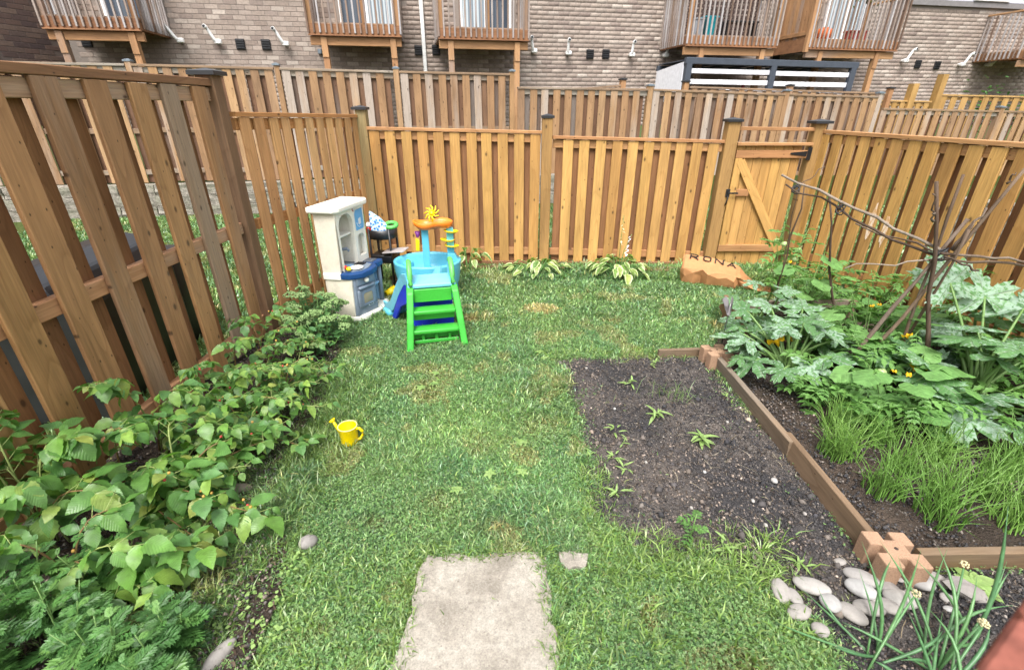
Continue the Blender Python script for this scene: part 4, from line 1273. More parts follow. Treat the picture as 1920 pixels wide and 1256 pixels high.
# lower cabinet: cream side and back, open front on the far half
ob('base', prism([(-.22, -.30), (.06, -.31), (.19, -.22), (.27, -.02), (.27, .14), (.16, .30), (-.22, .30)], 0, .06, 'z', .015, 2), 'cream_w', K)
ob('side_panel', prism([(-.2, 0.06), (.10, .06), (.12, .44), (-.2, .44)], -.285, -.255, 'y', .01, 2), 'cream', K)
ob('side_panel', prism([(-.2, 0.06), (.12, .06), (.12, .44), (-.2, .44)], .24, .27, 'y', .01, 2), 'paleblue', K)
ob('back_panel', rbox(.03, .56, .4, .008, 1), 'cream', K, (-.2, 0, .05))
ob('divider', rbox(.34, .03, .4, .006, 1), 'cream', K, (0.0, .06, .05))
ob('inner_shelf', rbox(.3, .18, .02, .005, 1), 'paleblue', K, (0.0, .15, .25))
# the angled oven front
fa = math.atan2(.20, .10)
ov = ob('oven_front', rbox(.03, .30, .39, .012, 2), 'greyp', K, (.165, -.12, .055), (0, 0, R(-18)))
ob('corner_panel', prism([(.09, -.275), (.125, -.262), (.125, -.24), (.09, -.24)], .06, .44, 'z', .004, 1), 'greyp', K)
ob('oven_door', rbox(.02, .25, .17, .012, 2), 'greyp', ov, (.022, 0, .08))
ob('oven_window', rbox(.012, .13, .10, .01, 2), flat('oven_window_tan', sr(150, 138, 110), .3), ov, (.034, 0, .115))
ob('window_surround', arch_panel(-.09, .09, .095, .235, -.065, .065, .115, .215, .025, .030, .042), 'greyp', ov)
ob('oven_handle', rbox(.035, .22, .03, .012, 2), 'greyp', ov, (.03, 0, .255))
ob('drawer', rbox(.02, .25, .075, .01, 2), 'greyp', ov, (.02, 0, .295))
ob('drawer_knob', blob(.024, 2, .05, 3, (1, 1.2, 1)), 'cream_w', ov, (.045, 0, .335))
ob('name_plate', rbox(.006, .075, .02, .003, 1), 'stickerw', ov, (.034, .03, .075))
ob('plate_print', rbox(.003, .055, .008, 0), 'black', ov, (.0375, .03, .081))
ob('front_pillar', tube([(.15, .25, .03), (.15, .25, .46)], .026, 10), 'greyp', K)
ob('foot', blob(.045, 2, .05, 4, (1.2, 1.2, .7)), 'cream_w', K, (.17, .27, .03))
# counter
ob('counter_band', prism([(-.215, -.30), (.0, -.30), (.0, -.262), (-.215, -.262)], .415, .48, 'z', .01, 2), 'cream_w', K)
ctr = ob('counter', prism([(-.0, -.305), (.11, -.30), (.225, -.20), (.255, -.06), (.245, .06), (.175, .13), (.20, .19), (.19, .30), (-.2, .29), (-.2, -.26), (0, -.26)], .425, .485, 'z', .014, 2), 'navy', K)
ob('stove_top', prism([(-.15, -.22), (.10, -.23), (.185, -.16), (.205, -.05), (.18, .06), (.10, .085), (-.15, .08)], .475, .497, 'z', .008, 2), 'greyp', ctr)
ob('griddle', prism([(-.02, .12), (.14, .14), (.14, .26), (-.02, .25)], .478, .495, 'z', .006, 1), 'greydk', ctr)
pl_ = ob('plate', lathe([(0, .498), (.055, .498), (.075, .51), (.07, .512), (.05, .503), (0, .503)], 20), 'cream_w', ctr, (.11, -.14, .0))
for k in range(4):
    ob('burner', tube([(.02 + k * .028, -.04, .502), (.03 + k * .028, .05, .505)], .007, 5), 'black', ctr)
ob('sink', lathe([(.075, .499), (.065, .492), (.0, .485)], 18), 'paleblue', ctr, (-.02, -.12, .008))
ob('faucet', tube([(-.1, -.1, .49), (-.1, -.1, .62), (-.08, -.09, .655), (-.03, -.06, .66), (-.01, -.05, .635)], [.02, .016, .016, .016, .014], 8), 'greyp', K)
ob('toy_phone', rbox(.025, .06, .09, .008, 2), 'greydk', K, (-.1, -.2, .60))
tm = ob('toy_tomato', blob(.022, 2, .05, 5), 'red_p', K, (.03, -.225, .525)); ob('toy_pepper', blob(.024, 2, .1, 6, (1.3, .9, .8)), 'yellow_p', K, (.075, -.235, .515))
# upper hutch
ob('side_panel', prism([(-.22, .47), (-.0, .47), (.01, .62), (.02, .86), (.035, 1.02), (-.22, 1.02)], -.285, -.255, 'y', .008, 2), 'cream', K)
ob('side_panel', prism([(-.22, .47), (-.0, .47), (.01, .62), (.02, .86), (.035, 1.02), (-.22, 1.02)], .255, .285, 'y', .008, 2), 'cream_w', K)
ob('back_panel', rbox(.03, .54, .56, .006, 1), 'cream', K, (-.205, 0, .465))
ob('front_frame', arch_panel(-.27, .06, .49, 1.03, -.235, .04, .49, .985, .11, -.02, .03), 'cream_w', K)
ob('cupboard_front', arch_panel(.06, .27, .49, 1.03, .09, .24, .55, .76, .06, -.02, .03), 'cream_w', K)
ob('cupboard_back', rbox(.02, .2, .5, .004, 1), 'cream_w', K, (-.06, .165, .5))
ob('cupboard_side', rbox(.17, .02, .5, .004, 1), 'cream_w', K, (-.1, .065, .5))
ob('niche_shelf', rbox(.17, .3, .02, .004, 1), 'cream_w', K, (-.1, -.1, .78))
st = ob('sticker', prism([(.085, .80), (.235, .80), (.25, .83), (.245, .99), (.11, .985), (.085, .95)], .031, .034, 'x'), 'sticker', K)
for (y, z, w_, h) in ((.15, .875, .012, .05), (.168, .875, .012, .06), (.186, .88, .012, .055), (.166, .865, .05, .014)):
    ob('sticker_print', rbox(.003, w_, h, 0, 1, 'c'), 'stickerw', st, (.0355, y, z))
ob('sticker_print', tube([(.0345, .11, .87), (.0345, .12, .84), (.0345, .15, .825), (.0345, .19, .828)], .003, 4), 'stickerw', st)
lg = ob('round_logo', lathe([(0, .004), (.02, .004), (.022, 0)], 20), 'red_p', K, (.031, .075, 1.0), (0, R(90), 0))
ob('logo_ring', lathe([(.011, .0055), (.015, .0055), (.015, .004)], 20), 'stickerw', lg)
ob('logo_ring', rbox(.014, .026, .002, 0), 'stickerw', lg, (0, 0, .0045))
ob('top', prism([(-.26, -.335), (.03, -.325), (.085, -.27), (.085, .28), (.06, .325), (-.26, .325)], 1.02, 1.075, 'z', .018, 3), 'cream_w', K)

# ------------------------------------------------------------------ toy cart behind the kitchen, with toys
C = thing('toy_cart', 'black two tier toy cart between the play kitchen and the corner post', 'toy cart', (-1.50, 5.42, 0), R(-8))
for x_, y_ in ((-.12, -.1), (.12, -.1), (-.12, .12), (.12, .12)):
    ob('leg', tube([(x_, y_, 0), (x_, y_, .72)], .014, 6), 'black', C)
ob('upper_tray', lathe([(0, .6), (.155, .6), (.17, .62), (.175, .71), (.165, .71), (.158, .63), (0, .62)], 20, 1, .9), 'black', C)
ob('lower_tray', rbox(.26, .24, .1, .02, 2), 'black', C, (0, 0, .32))
ob('side_flap', rbox(.26, .2, .015, .006, 1), flat('flap_grey', sr(168, 160, 158), .5), C, (.16, -.06, .46), (0, R(-6), 0))
B_ = thing('toy_bag', 'blue and white patterned toy bag standing in the black cart tray', 'bag', (-1.53, 5.40, .625), R(10))
g = G('blue_white_pattern'); v = g.voro(g.coord(), 34); M['bagblue'] = g.fin(g.ramp(v, [(.25, sr(40, 110, 200)), (.45, sr(130, 190, 235)), (.6, sr(232, 238, 244))]), .4)
ob('body', prism([(-.075, 0), (.08, 0), (.095, .12), (.03, .2), (-.085, .285), (-.09, .15)], -.04, .04, 'y', .015, 2), 'bagblue', B_)
tag(ob('ring_toy', (lambda me: me)(tube([(.065 * math.cos(a), .065 * math.sin(a), 0) for a in [2 * math.pi * k / 14 for k in range(15)]], .024, 8, False)), 'limelt', None, (-1.40, 5.45, .735), (R(15), 0, 0)), 'green ring toy lying in the black cart tray', 'toy')
o = thing('doll_toy', 'red and white small toy at the side of the black cart tray', 'toy', (-1.645, 5.40, .62))
ob('body', blob(.04, 2, .1, 12, (.8, .8, 1.4)), 'red_p', o, (0, 0, .06)); ob('head', blob(.03, 2, .04, 13), 'stickerw', o, (0, 0, .13))
o = thing('toy_ramp', 'black folded toy ramp leaning on the grass behind the water table', 'toy', (-1.27, 5.55, 0), R(20))
ob('panel', prism([(-.22, 0.02), (.25, .14), (.25, .19), (-.22, .06)], -.14, .14, 'y', .008, 1), 'black', o); ob('side_lip', prism([(-.22, 0.0), (.25, .1), (.25, .24), (-.22, .09)], -.16, -.145, 'y', .004, 1), 'black', o); ob('edge_trim', tube([(-.22, -.165, .06), (.25, -.165, .2)], .008, 5), 'red_p', o)
o = thing('yellow_toy', 'short yellow plastic tube toy beside the kitchen base', 'toy', (-1.38, 5.05, 0), R(40))
ob('tube', tube([(-.06, 0, .05), (.06, 0, .09)], [.04, .045], 12), 'yellow_p', o); ob('band', tube([(.02, 0, .076), (.035, 0, .081)], .05, 12), 'yellow_p', o)
tag(ob('brown_stick', tube([(-.08, 0, 0), (.0, .005, .004), (.09, -.004, 0)], [.012, .014, .012], 7), 'stick', None, (-1.26, 4.95, .035), (0, 0, R(5))), 'short brown stick on the grass beside the kitchen', 'stick')

# ------------------------------------------------------------------ water table
Wt = thing('water_table', 'sky blue round water table with orange tray and yellow pinwheel', 'water table', (-.95, 5.12, 0), R(0))
ob('tub', lathe([(0, .20), (.27, .20), (.325, .27), (.345, .35), (.375, .40), (.375, .425), (.355, .43), (.335, .405), (.31, .30), (.25, .235), (0, .232)], 36, 1.0, .86), 'skyblue', Wt)
ob('skirt', lathe([(.345, .18), (.365, .30), (.375, .40)], 36, 1.0, .86), 'skyblue', Wt)
for k, a in enumerate((35, 145, 215, 325)):
    x_, y_ = .31 * math.cos(R(a)), .27 * math.sin(R(a))
    ob('leg', prism([(-.06, -.035), (.06, -.035), (.075, .035), (-.075, .035)], 0, .36, 'z', .02, 2), 'skyblue', Wt, (x_, y_, 0), (0, 0, R(a - 90)))
ob('island', lathe([(.10, .23), (.095, .30), (.08, .325), (.0, .33)], 20, 1, .8), 'skyblue', Wt, (.0, .0, 0))
ob('column', prism([(-.04, -.03), (.04, -.03), (.03, .03), (-.03, .03)], .3, .80, 'z', .008, 2), 'skyblue', Wt, (0.0, 0, 0))
ob('column', prism([(-.04, -.03), (.04, -.03), (.03, .03), (-.03, .03)], .4, .78, 'z', .008, 2), 'skyblue', Wt, (.27, .02, 0))
ob('column_foot', prism([(.22, .38), (.37, .38), (.315, .5), (.235, .5)], -.03, .05, 'y', .01, 2), 'skyblue', Wt)
# orange peanut tray
out = []
for k in range(40):
    a = 2 * math.pi * k / 40
    rr = .145 + .055 * math.cos(2 * a)
    out.append((rr * math.cos(a) * 1.05, rr * math.sin(a) * .95))
bm = bmesh.new()
rings = []
for (sc, z) in ((.55, .80), (.85, .805), (1.0, .835), (1.04, .875), (.98, .878), (.93, .84), (.8, .825)):
    rings.append([bm.verts.new((p[0] * sc, p[1] * sc, z + .014 * math.sin(p[0] * 16))) for p in out])
for i in range(len(rings) - 1):
    for k in range(40): bm.faces.new((rings[i][k], rings[i][(k + 1) % 40], rings[i + 1][(k + 1) % 40], rings[i + 1][k]))
bm.faces.new(rings[-1]); bm.faces.new(list(reversed(rings[0])))
me = bpy.data.meshes.new('tray'); bm.to_mesh(me); bm.free(); me.polygons.foreach_set('use_smooth', [True] * len(me.polygons))
ob('upper_tray', me, 'orange_p', Wt, (.09, 0, -.02))
pw = ob('pinwheel', lathe([(0, -.02), (.022, -.02), (.022, .02), (0, .02)], 12), 'yellow_p', Wt, (.09, -.02, .94), (R(62), 0, R(-15)))
for k in range(9):
    a = 2 * math.pi * k / 9
    bl_ = tube([(.018 * math.cos(a), .018 * math.sin(a), 0), (.055 * math.cos(a + .1), .055 * math.sin(a + .1), 0), (.088 * math.cos(a + .45), .088 * math.sin(a + .45), .004)], [.010, .009, .005], 5)
    ob('blade', bl_, 'yellow_p', pw)
ob('pinwheel_stand', tube([(.09, 0, .8), (.09, 0, .93)], .012, 6), 'yellow_p', Wt)
for (x_, z_, a_) in ((.285, .735, 10), (.24, .64, 170), (.285, .575, 0)):
    ob('spinner_tray', lathe([(0, 0), (.055, .0), (.075, .02), (.07, .022), (.05, .006), (0, .006)], 16, 1.1, .8), 'yellow_p', Wt, (x_, -.02, z_), (0, R(4), 0))
ob('purple_cup', lathe([(.015, 0), (.03, .06), (.026, .06), (.0, .01)], 12), 'purple_p', Wt, (-.075, -.05, .69)); ob('yellow_scoop', prism([(-.02, .56), (.02, .56), (.028, .68), (-.012, .70)], -.01, .01, 'y', .006, 2), 'yellow_p', Wt, (-.085, -.06, -.02))

# ------------------------------------------------------------------ toddler slide
S = thing('toddler_slide', 'green stepped toddler slide with light blue platform and royal blue chute', 'toy slide', (-.665, 3.765, 0), R(13))
Ws = .44
for sg in (-1, 1):
    prof_ = [(-.03, 0), (.05, 0), (.13, .25), (.25, .475), (.34, .49), (.34, .52), (.22, .52), (.16, .485), (.05, .25)]
    x0_, x1_ = (sg * .225, sg * .165) if sg > 0 else (-.225, -.165)
    me = prism([(p[0], p[1]) for p in prof_], min(x0_, x1_), max(x0_, x1_), 'x', .012, 2)
    for v in me.vertices:      # rails splay outward toward the ground
        v.co.x += sg * .05 * (1 - v.co.z / .52)
    ob('side_rail', me, 'lime', S)
def tread(y, z, w, nm='step'):
    o = ob(nm, rbox(w, .13, .035, .008, 2), 'lime', S, (0, y + .05, z - .035)); ob('riser', rbox(w, .02, .09, .004, 1), 'lime', o, (0, .045, -.09))
    return o
tread(.06, .17, .41); tread(.12, .33, .37)
ob('top_riser', rbox(.34, .02, .12, .004, 1), 'lime', S, (0, .225, .375))
ob('cross_bar', rbox(.40, .02, .03, .004, 1), 'lime', S, (0, .09, .03)); ob('cross_bar', rbox(.40, .02, .025, .004, 1), 'lime', S, (0, .11, .10))
for k in (-.12, 0, .12): ob('web', rbox(.025, .02, .06, .003, 1), 'lime', S, (k, .10, .05))
ob('platform', rbox(.43, .30, .04, .014, 3), 'skyblue2', S, (0, .37, .50))
for sg in (-1, 1):
    ar = [(.24, .53)] + [(.37 - .13 * math.cos(math.pi * k / 10), .54 + .155 * math.sin(math.pi * k / 10)) for k in range(11)] + [(.50, .53)]
    ob('side_wall', prism(ar, min(sg * .165, sg * .20), max(sg * .165, sg * .20), 'x', .008, 2), 'skyblue2', S)
    hp = [(sg * .187, .235, .52)] + [(sg * .187, .37 - .145 * math.cos(math.pi * k / 10), .545 + .165 * math.sin(math.pi * k / 10)) for k in range(0, 8)]
    ob('handle', tube(hp, [.024] * len(hp), 8), 'limelt', S)
# chute: U section swept from platform down to the grass behind
path = [(.50, .51), (.58, .49), (.70, .37), (.80, .24), (.88, .14), (.98, .085), (1.06, .08)]
sec = [(-.20, .075), (-.185, .08), (-.165, .01), (.165, .01), (.185, .08), (.20, .075), (.18, -.03), (-.18, -.03)]
vs, fs = [], []
for (y, z) in path:
    for (x, h) in sec: vs.append((x, y, z + h))
ns = len(sec)
for i in range(len(path) - 1):
    for k in range(ns):
        fs.append((i * ns + k, i * ns + (k + 1) % ns, (i + 1) * ns + (k + 1) % ns, (i + 1) * ns + k))
fs += [tuple(range(ns - 1, -1, -1)), tuple((len(path) - 1) * ns + k for k in range(ns))]
CR = R(26); CO = (-.38 * -math.sin(CR) * 1.0, .38 * (1 - math.cos(CR)), 0)
ob('chute', me_from('chute', vs, fs, False), 'skyblue2', S, CO, (0, 0, CR))
for sg in (-1, 1):
    ob('chute_support', prism([(.42, .50), (.56, .48), (.74, .30), (.90, .06), (.94, 0.0), (.86, 0), (.70, .20), (.5, .30)], min(sg * .15, sg * .18), max(sg * .15, sg * .18), 'x', .006, 1), 'royal', S, CO, (0, 0, CR))
ob('back_panel', prism([(-.2, .02), (.2, .02), (.19, .5), (-.19, .5)], .44, .46, 'y', .006, 1), 'royal', S)
ob('chute_foot', rbox(.42, .16, .09, .04, 3), 'skyblue', S, (CO[0] - 1.02 * math.sin(CR), CO[1] + 1.02 * math.cos(CR), 0), (0, 0, CR))

# ------------------------------------------------------------------ watering can
Wc = thing('watering_can', 'small yellow metal watering can on the lawn', 'watering can', (-1.045, 2.44, .012), R(-8))
Wc.scale = (.93, .93, .95)
ob('body', lathe([(0, 0), (.056, 0), (.058, .006), (.062, .125), (.065, .13), (.062, .133), (.058, .126), (.053, .012), (0, .01)], 28), 'yellowcan', Wc)
ob('rim', tube([(.063 * math.cos(2 * math.pi * k / 24), .063 * math.sin(2 * math.pi * k / 24), .131) for k in range(25)], .0032, 6, False), flat('rim_pale', sr(240, 230, 150), .35), Wc)
sp = ob('spout', tube([(-.056, 0, .06), (-.085, .005, .115), (-.104, .01, .15)], [.012, .010, .009], 8), 'yellowcan', Wc)
ob('rose', lathe([(.008, 0), (.024, .016), (.022, .02), (0, .022)], 14), 'yellowcan', sp, (-.102, .01, .146), (0, R(-35), 0))
hp = [(.058, 0, .115), (.085, 0, .12), (.103, 0, .10), (.104, 0, .07), (.085, 0, .04), (.058, 0, .025)]
me = tube(hp, .0095, 8)
ob('handle', me, 'yellowcan', Wc)
for a in (100, 60, 20): ob('rivet', blob(.005, 1, 0, 1), 'yellowcan', Wc, (.0585 * math.cos(R(-a)), .0585 * math.sin(R(-a)), .11))

# ------------------------------------------------------------------ paper yard waste bag lying by the gate
Bg = thing('yard_bag', 'brown paper yard waste bag lying on its side by the gate post', 'paper bag', (2.50, 5.50, 0), R(-20))
g = G('kraft_paper')
a = g.noise(g.coord(), 7, 4, .6, .4); b = g.noise(g.coord(), 40, 3, .6)
c = g.mix(1.0, sr(178, 128, 86), g.ramp(a, [(.3, .85), (.7, 1.08)]), 'MULTIPLY')
g.bump(g.math('ADD', a, g.math('MULTIPLY', b, .3)), .45, .02)
M['kraft'] = g.fin(c, .75, .25)
# flat-faced folded paper: stations along local x, five points round each
stn = [(-.41, .30, .20, -.13, -.10, .10), (-.39, .315, .215, -.145, -.15, .06), (-.28, .31, .215, -.15, -.165, .11), (-.17, .30, .205, -.15, -.11, .07), (-.10, .295, .20, -.155, -.185, .12), (.0, .28, .19, -.15, -.17, .085),
       (.10, .26, .18, -.155, -.165, .10), (.20, .235, .165, -.16, -.19, .06), (.25, .21, .15, -.16, -.13, .08), (.33, .13, .11, -.17, -.19, .04), (.42, .07, .06, -.18, -.20, .025), (.52, .03, .025, -.16, -.18, .012)]
rr = random.Random(4)
bm = bmesh.new(); rows = []
for i, (x, zb_, zf_, yf_, ym_, zm_) in enumerate(stn):
    jj = lambda a=.006: rr.uniform(-a, a)
    rows.append([bm.verts.new(p) for p in ((x + jj(), .15 + jj(), .004), (x + jj(), .14 + jj(), zb_ * .55 + jj()), (x + jj(), .10 + jj(), zb_ + jj()), (x + jj(.003), (.10 + yf_) / 2, (zb_ + zf_) / 2 + jj(.004)), (x + jj(), yf_ + jj(), zf_ + jj()),
                                           (x + jj(.02), ym_ + jj(), zm_ + zf_ * .25 + jj()), (x + jj(.015), ym_ + .035 + jj(.01), .012 + abs(jj(.02))), (x, .02, .004))])
n8 = 8
for a, b in zip(rows, rows[1:]):
    for k in range(n8): bm.faces.new((a[k], a[(k + 1) % n8], b[(k + 1) % n8], b[k]))
bm.faces.new(list(reversed(rows[0]))); bm.faces.new(rows[-1])
bmesh.ops.recalc_face_normals(bm, faces=list(bm.faces)); bmesh.ops.triangulate(bm, faces=list(bm.faces))
me = bpy.data.meshes.new('bag'); bm.to_mesh(me); bm.free()
ob('body', me, 'kraft', Bg)
ob('folded_mouth', prism([(.50, -.14), (.60, -.17), (.62, .02), (.52, .06)], .01, .03, 'z', .006, 1), 'kraft', Bg)
# printed name along the upper edge, following the sagging top of the bag
M['ink'] = flat('black_ink', (.012, .011, .010), .6)
def letter(ch, w=.085, h=.11, t=.02):
    L = {'R': [((0, 0), (0, 1)), ((0, 1), (.7, 1)), ((.7, 1), (.85, .8)), ((.85, .8), (.7, .5)), ((.7, .5), (0, .5)), ((.35, .5), (.9, 0))],
         'O': [((.1, .15), (.1, .85)), ((.1, .85), (.3, 1)), ((.3, 1), (.7, 1)), ((.7, 1), (.9, .85)), ((.9, .85), (.9, .15)), ((.9, .15), (.7, 0)), ((.7, 0), (.3, 0)), ((.3, 0), (.1, .15))],
         'N': [((0, 0), (0, 1)), ((0, 1), (.9, 0)), ((.9, 0), (.9, 1))],
         'A': [((0, 0), (.45, 1)), ((.45, 1), (.9, 0)), ((.2, .38), (.7, .38))]}[ch]
    bm = bmesh.new()
    for p, q in L:
        p = Vector((p[0] * w, p[1] * h, 0)); q = Vector((q[0] * w, q[1] * h, 0))
        d = (q - p).normalized() * t * .4; n_ = Vector((-d.y, d.x, 0)).normalized() * t / 2
        bm.faces.new([bm.verts.new(v) for v in (p - d - n_, q + d - n_, q + d + n_, p - d + n_)])
    r_ = bmesh.ops.extrude_face_region(bm, geom=list(bm.faces))
    for v in r_['geom']:
        if isinstance(v, bmesh.types.BMVert): v.co.z += .003
    me = bpy.data.meshes.new('letter'); bm.to_mesh(me); bm.free(); return me
for i, ch in enumerate('RONA'):
    x_ = -.33 + i * .145
    zb_ = np.interp(x_ + .05, [q[0] for q in stn], [q[1] for q in stn]); zf_ = np.interp(x_ + .05, [q[0] for q in stn], [q[2] for q in stn])
    ob('letter', letter(ch, .1, .085, .015), 'ink', Bg, (x_, .012, zb_ + (zf_ - zb_) * .35 + .016), (math.atan2(zb_ - zf_, .25), R(6 + i * 1.5), 0))

# ------------------------------------------------------------------ planter blocks and timber edging
g = G('tan_concrete_block')
pos = g.coord(); a = g.noise(pos, 160, 3, .7); b = g.noise(pos, 12, 4, .6)
c = g.mix(1.0, sr(162, 131, 107), g.ramp(a, [(.3, .72), (.7, 1.2)]), 'MULTIPLY'); c = g.mix(1.0, c, g.ramp(b, [(.3, .85), (.7, 1.08)]), 'MULTIPLY')
g.bump(a, .6, .004)
M['block'] = g.fin(c, .9, .2)
def cross_block(name, x, y, label, rz, h=.15):
    o = thing(name, label, 'planter block', (x, y, 0), rz, None)
    s, sl, dp = .098, .022, .048      # half size, half slot, slot depth
    pts = []
    def rot(p, k):
        for _ in range(k): p = (-p[1], p[0])
        return p
    quarter = [(s, -s), (s, -sl), (s - dp, -sl), (s - dp, sl), (s, sl)]
    for k in range(4):
        pts += [rot(p, k) for p in quarter]
    ob('body', prism(pts, -.02, h, 'z', .006, 2), 'block', o)
    ob('pin_hole', lathe([(.0, .0012), (.009, .0012), (.009, 0)], 10), flat('hole_shadow', (.05, .035, .028), .9) if 'hole_shadow' not in bpy.data.materials else bpy.data.materials['hole_shadow'], o, (0, 0, h))
    return o
cross_block('planter_block', 1.745, 1.505, 'tan cross slotted concrete planter block beside the white stones', R(-3))
cross_block('planter_block', 1.70, 3.46, 'tan cross slotted planter block at the far corner of the soil bed', R(6))
o = ob('edging_board', beam(.04, 1.08, .135, .004, 'y'), 'edging', None, (1.70, 2.83, .062), (0, R(-4), R(.8)))
tag(o, 'far timber edging board between soil bed and squash plants', 'timber board')
o = ob('edging_board', beam(.04, .80, .14, .004, 'y'), 'edging', None, (1.715, 1.985, .060), (0, R(6), R(-.6)))
tag(o, 'near timber edging board running to the near planter block', 'timber board')
o = ob('edging_board', beam(1.5, .04, .13, .004, 'x'), 'edging_x', None, (2.62, 1.535, .055), (R(4), 0, R(1)))
tag(o, 'timber edging board from the near planter block toward the right edge', 'timber board')
o = ob('edging_board', beam(.36, .035, .1, .004, 'x'), 'edging_x', None, (1.44, 3.60, .035), (0, 0, R(4)))
tag(o, 'short timber board between the lawn and the far planter block', 'timber board')
# old timber frame behind the squash
fr_ = thing('timber_surround', 'old dark timber bed frame half hidden by squash leaves', 'timber frame', (2.35, 4.05, 0), R(2))
ob('rail', beam(1.3, .04, .08, .004, 'x'), 'post_brown', fr_, (.38, .25, .21)); ob('rail', beam(1.3, .04, .1, .004, 'x'), 'post_brown', fr_, (.38, -.2, .07))
ob('end_board', beam(.04, .5, .16, .004, 'y'), 'post_brown', fr_, (-.27, .02, .17), (R(18), 0, 0)); ob('stake', beam(.05, .05, .27, .004), 'post_brown', fr_, (-.22, .25, 0)); ob('stake', beam(.05, .05, .26, .004), 'post_brown', fr_, (1.0, .2, 0))

# garden ornament: metal butterfly on a rod
bf = thing('garden_stake', 'grey metal butterfly ornament on a thin rod above the far planter block', 'ornament', (1.80, 3.60, 0))
ob('rod', tube([(0, 0, 0), (-.005, 0, .22), (.0, 0, .42)], .004, 5), 'black', bf)
M['pewter'] = flat('pewter', sr(140, 134, 136), .45, .5, .5)
for sg, sc in ((-1, 1.0), (1, .85)):
    wv_ = [(0, 0), (sg * .035 * sc, .02), (sg * .06 * sc, .075), (sg * .03 * sc, .10), (sg * .01, .06), (sg * .005, -.02), (sg * .022 * sc, -.05), (sg * .0, -.06)]
    ob('wing', prism(wv_, -.002, .002, 'y', 0), 'pewter', bf, (0, 0, .46), (R(-15), R(sg * 12), R(sg * 35)))
ob('body', tube([(0, 0, .39), (0, 0, .5)], [.006, .004], 6), 'pewter', bf)

# ------------------------------------------------------------------ white stones
g = G('river_stone')
rn = g.rand(); a = g.noise(g.coord(), 25, 5, .65); b = g.noise(g.coord(), 140, 3, .7)
c = g.ramp(rn, [(0, sr(158, 154, 148)), (.4, sr(146, 140, 134)), (.7, sr(168, 166, 163)), (1, sr(130, 123, 117))])
c = g.mix(1.0, c, g.ramp(g.math('ADD', g.math('MULTIPLY', a, .7), g.math('MULTIPLY', b, .3)), [(.3, .74), (.65, 1.06)]), 'MULTIPLY')
g.bump(b, .25, .003)
M['stone'] = g.fin(c, .7, .3)
ST = [(1.19, 1.385, .055, .035, 80), (1.33, 1.40, .07, .038, -30), (1.235, 1.36, .045, .026, 100), (1.36, 1.315, .045, .036, 75), (1.22, 1.29, .05, .032, 10), (1.265, 1.215, .03, .03, 40),
      (1.53, 1.52, .028, .018, 0), (1.58, 1.445, .07, .036, -35), (1.53, 1.375, .06, .042, -30), (1.665, 1.40, .06, .034, -55), (1.43, 1.275, .055, .036, -50), (1.51, 1.295, .06, .034, -15),
      (1.69, 1.345, .07, .042, -10), (1.83, 1.425, .055, .042, -40), (1.925, 1.445, .06, .03, -35), (1.60, 1.31, .06, .03, -20), (1.89, 1.345, .03, .022, 0), (1.77, 1.44, .03, .016, 0), (1.86, 1.30, .02, .014, 0), (1.745, 1.36, .035, .025, 20)]
ST.sort()
for i, (x, y, a, b, rz) in enumerate(ST):
    o = ob('river_stone', blob(1, 3, .05, 30 + i, (a * 1.05, b * 1.12, b * .62)), 'stone', None, (x, y, float(soil_z(x, y)) + .006 + b * .35), (random.uniform(-.15, .15), random.uniform(-.15, .15), R(rz)))
    tag(o, 'smooth pale river stone, ' + ORD[i] + ' from the left in the cluster below the near planter block', 'stone', 'pale stones below the planter block')
bm = bmesh.new(); bmesh.ops.create_icosphere(bm, subdivisions=2, radius=1)
rr = random.Random(9)
for v in bm.verts: v.co = Vector((v.co.x * .085, v.co.y * .05, v.co.z * .03)) * rr.uniform(.78, 1.12)
me = bpy.data.meshes.new('rock'); bm.to_mesh(me); bm.free()
tag(ob('angular_stone', me, 'stone', None, (1.985, 1.375, float(soil_z(1.985, 1.375)) + .025), (.1, .15, R(-35))), 'angular jagged grey stone at the end of the pale stones', 'stone')
tag(ob('river_stone', blob(1, 3, .05, 70, (.05, .036, .03)), 'stone', None, (-1.0, 1.64, .035), (.2, .4, R(60))), 'round white stone in the grass beside the berry canes', 'stone')
tag(ob('river_stone', blob(1, 3, .05, 71, (.018, .02, .014)), 'stone', None, (1.49, 2.05, float(soil_z(1.49, 2.05)) + .012)), 'small white pebble on the dark soil near the edging board', 'stone')
tag(ob('river_stone', blob(1, 3, .05, 72, (.03, .075, .028)), 'stone', None, (-1.14, 1.11, .035), (0, 0, R(-25))), 'long grey stone at the bottom edge below the feathery weeds', 'stone')
for i, (x, y, a, b, rz) in enumerate(((-1.58, 1.98, .13, .05, 20),)):
    o = ob('flat_rock', blob(1, 3, .09, 80 + i, (a, b, .03)), flat('rock_brown', sr(134, 122, 110), .9, .2, 0, 30) if i == 0 else bpy.data.materials['rock_brown'], None, (x, y, .03), (0, 0, R(rz)))
    tag(o, ('long flat brown rock under the middle of the berry canes', 'flat brown rock between berry canes and lawn', 'brown rock under the feathery weeds')[i], 'rock')
for i, (x, y) in enumerate(sorted(((.60, 3.3), (.8, 2.2), (1.3, 1.9), (1.05, 2.7), (.95, 1.85), (1.45, 2.6), (1.3, 1.75), (1.12, 2.12), (.72, 2.75), (1.52, 1.8)), key=lambda p: p[1])):
    tag(ob('pebble', blob(1, 2, .08, 90 + i, (.010, .012, .009)), 'stone', None, (x, y, float(soil_z(x, y)) + .009)), 'tiny pale pebble on the bare soil, ' + ORD[i] + ' from the near edge', 'pebble', 'tiny pebbles on the soil bed')

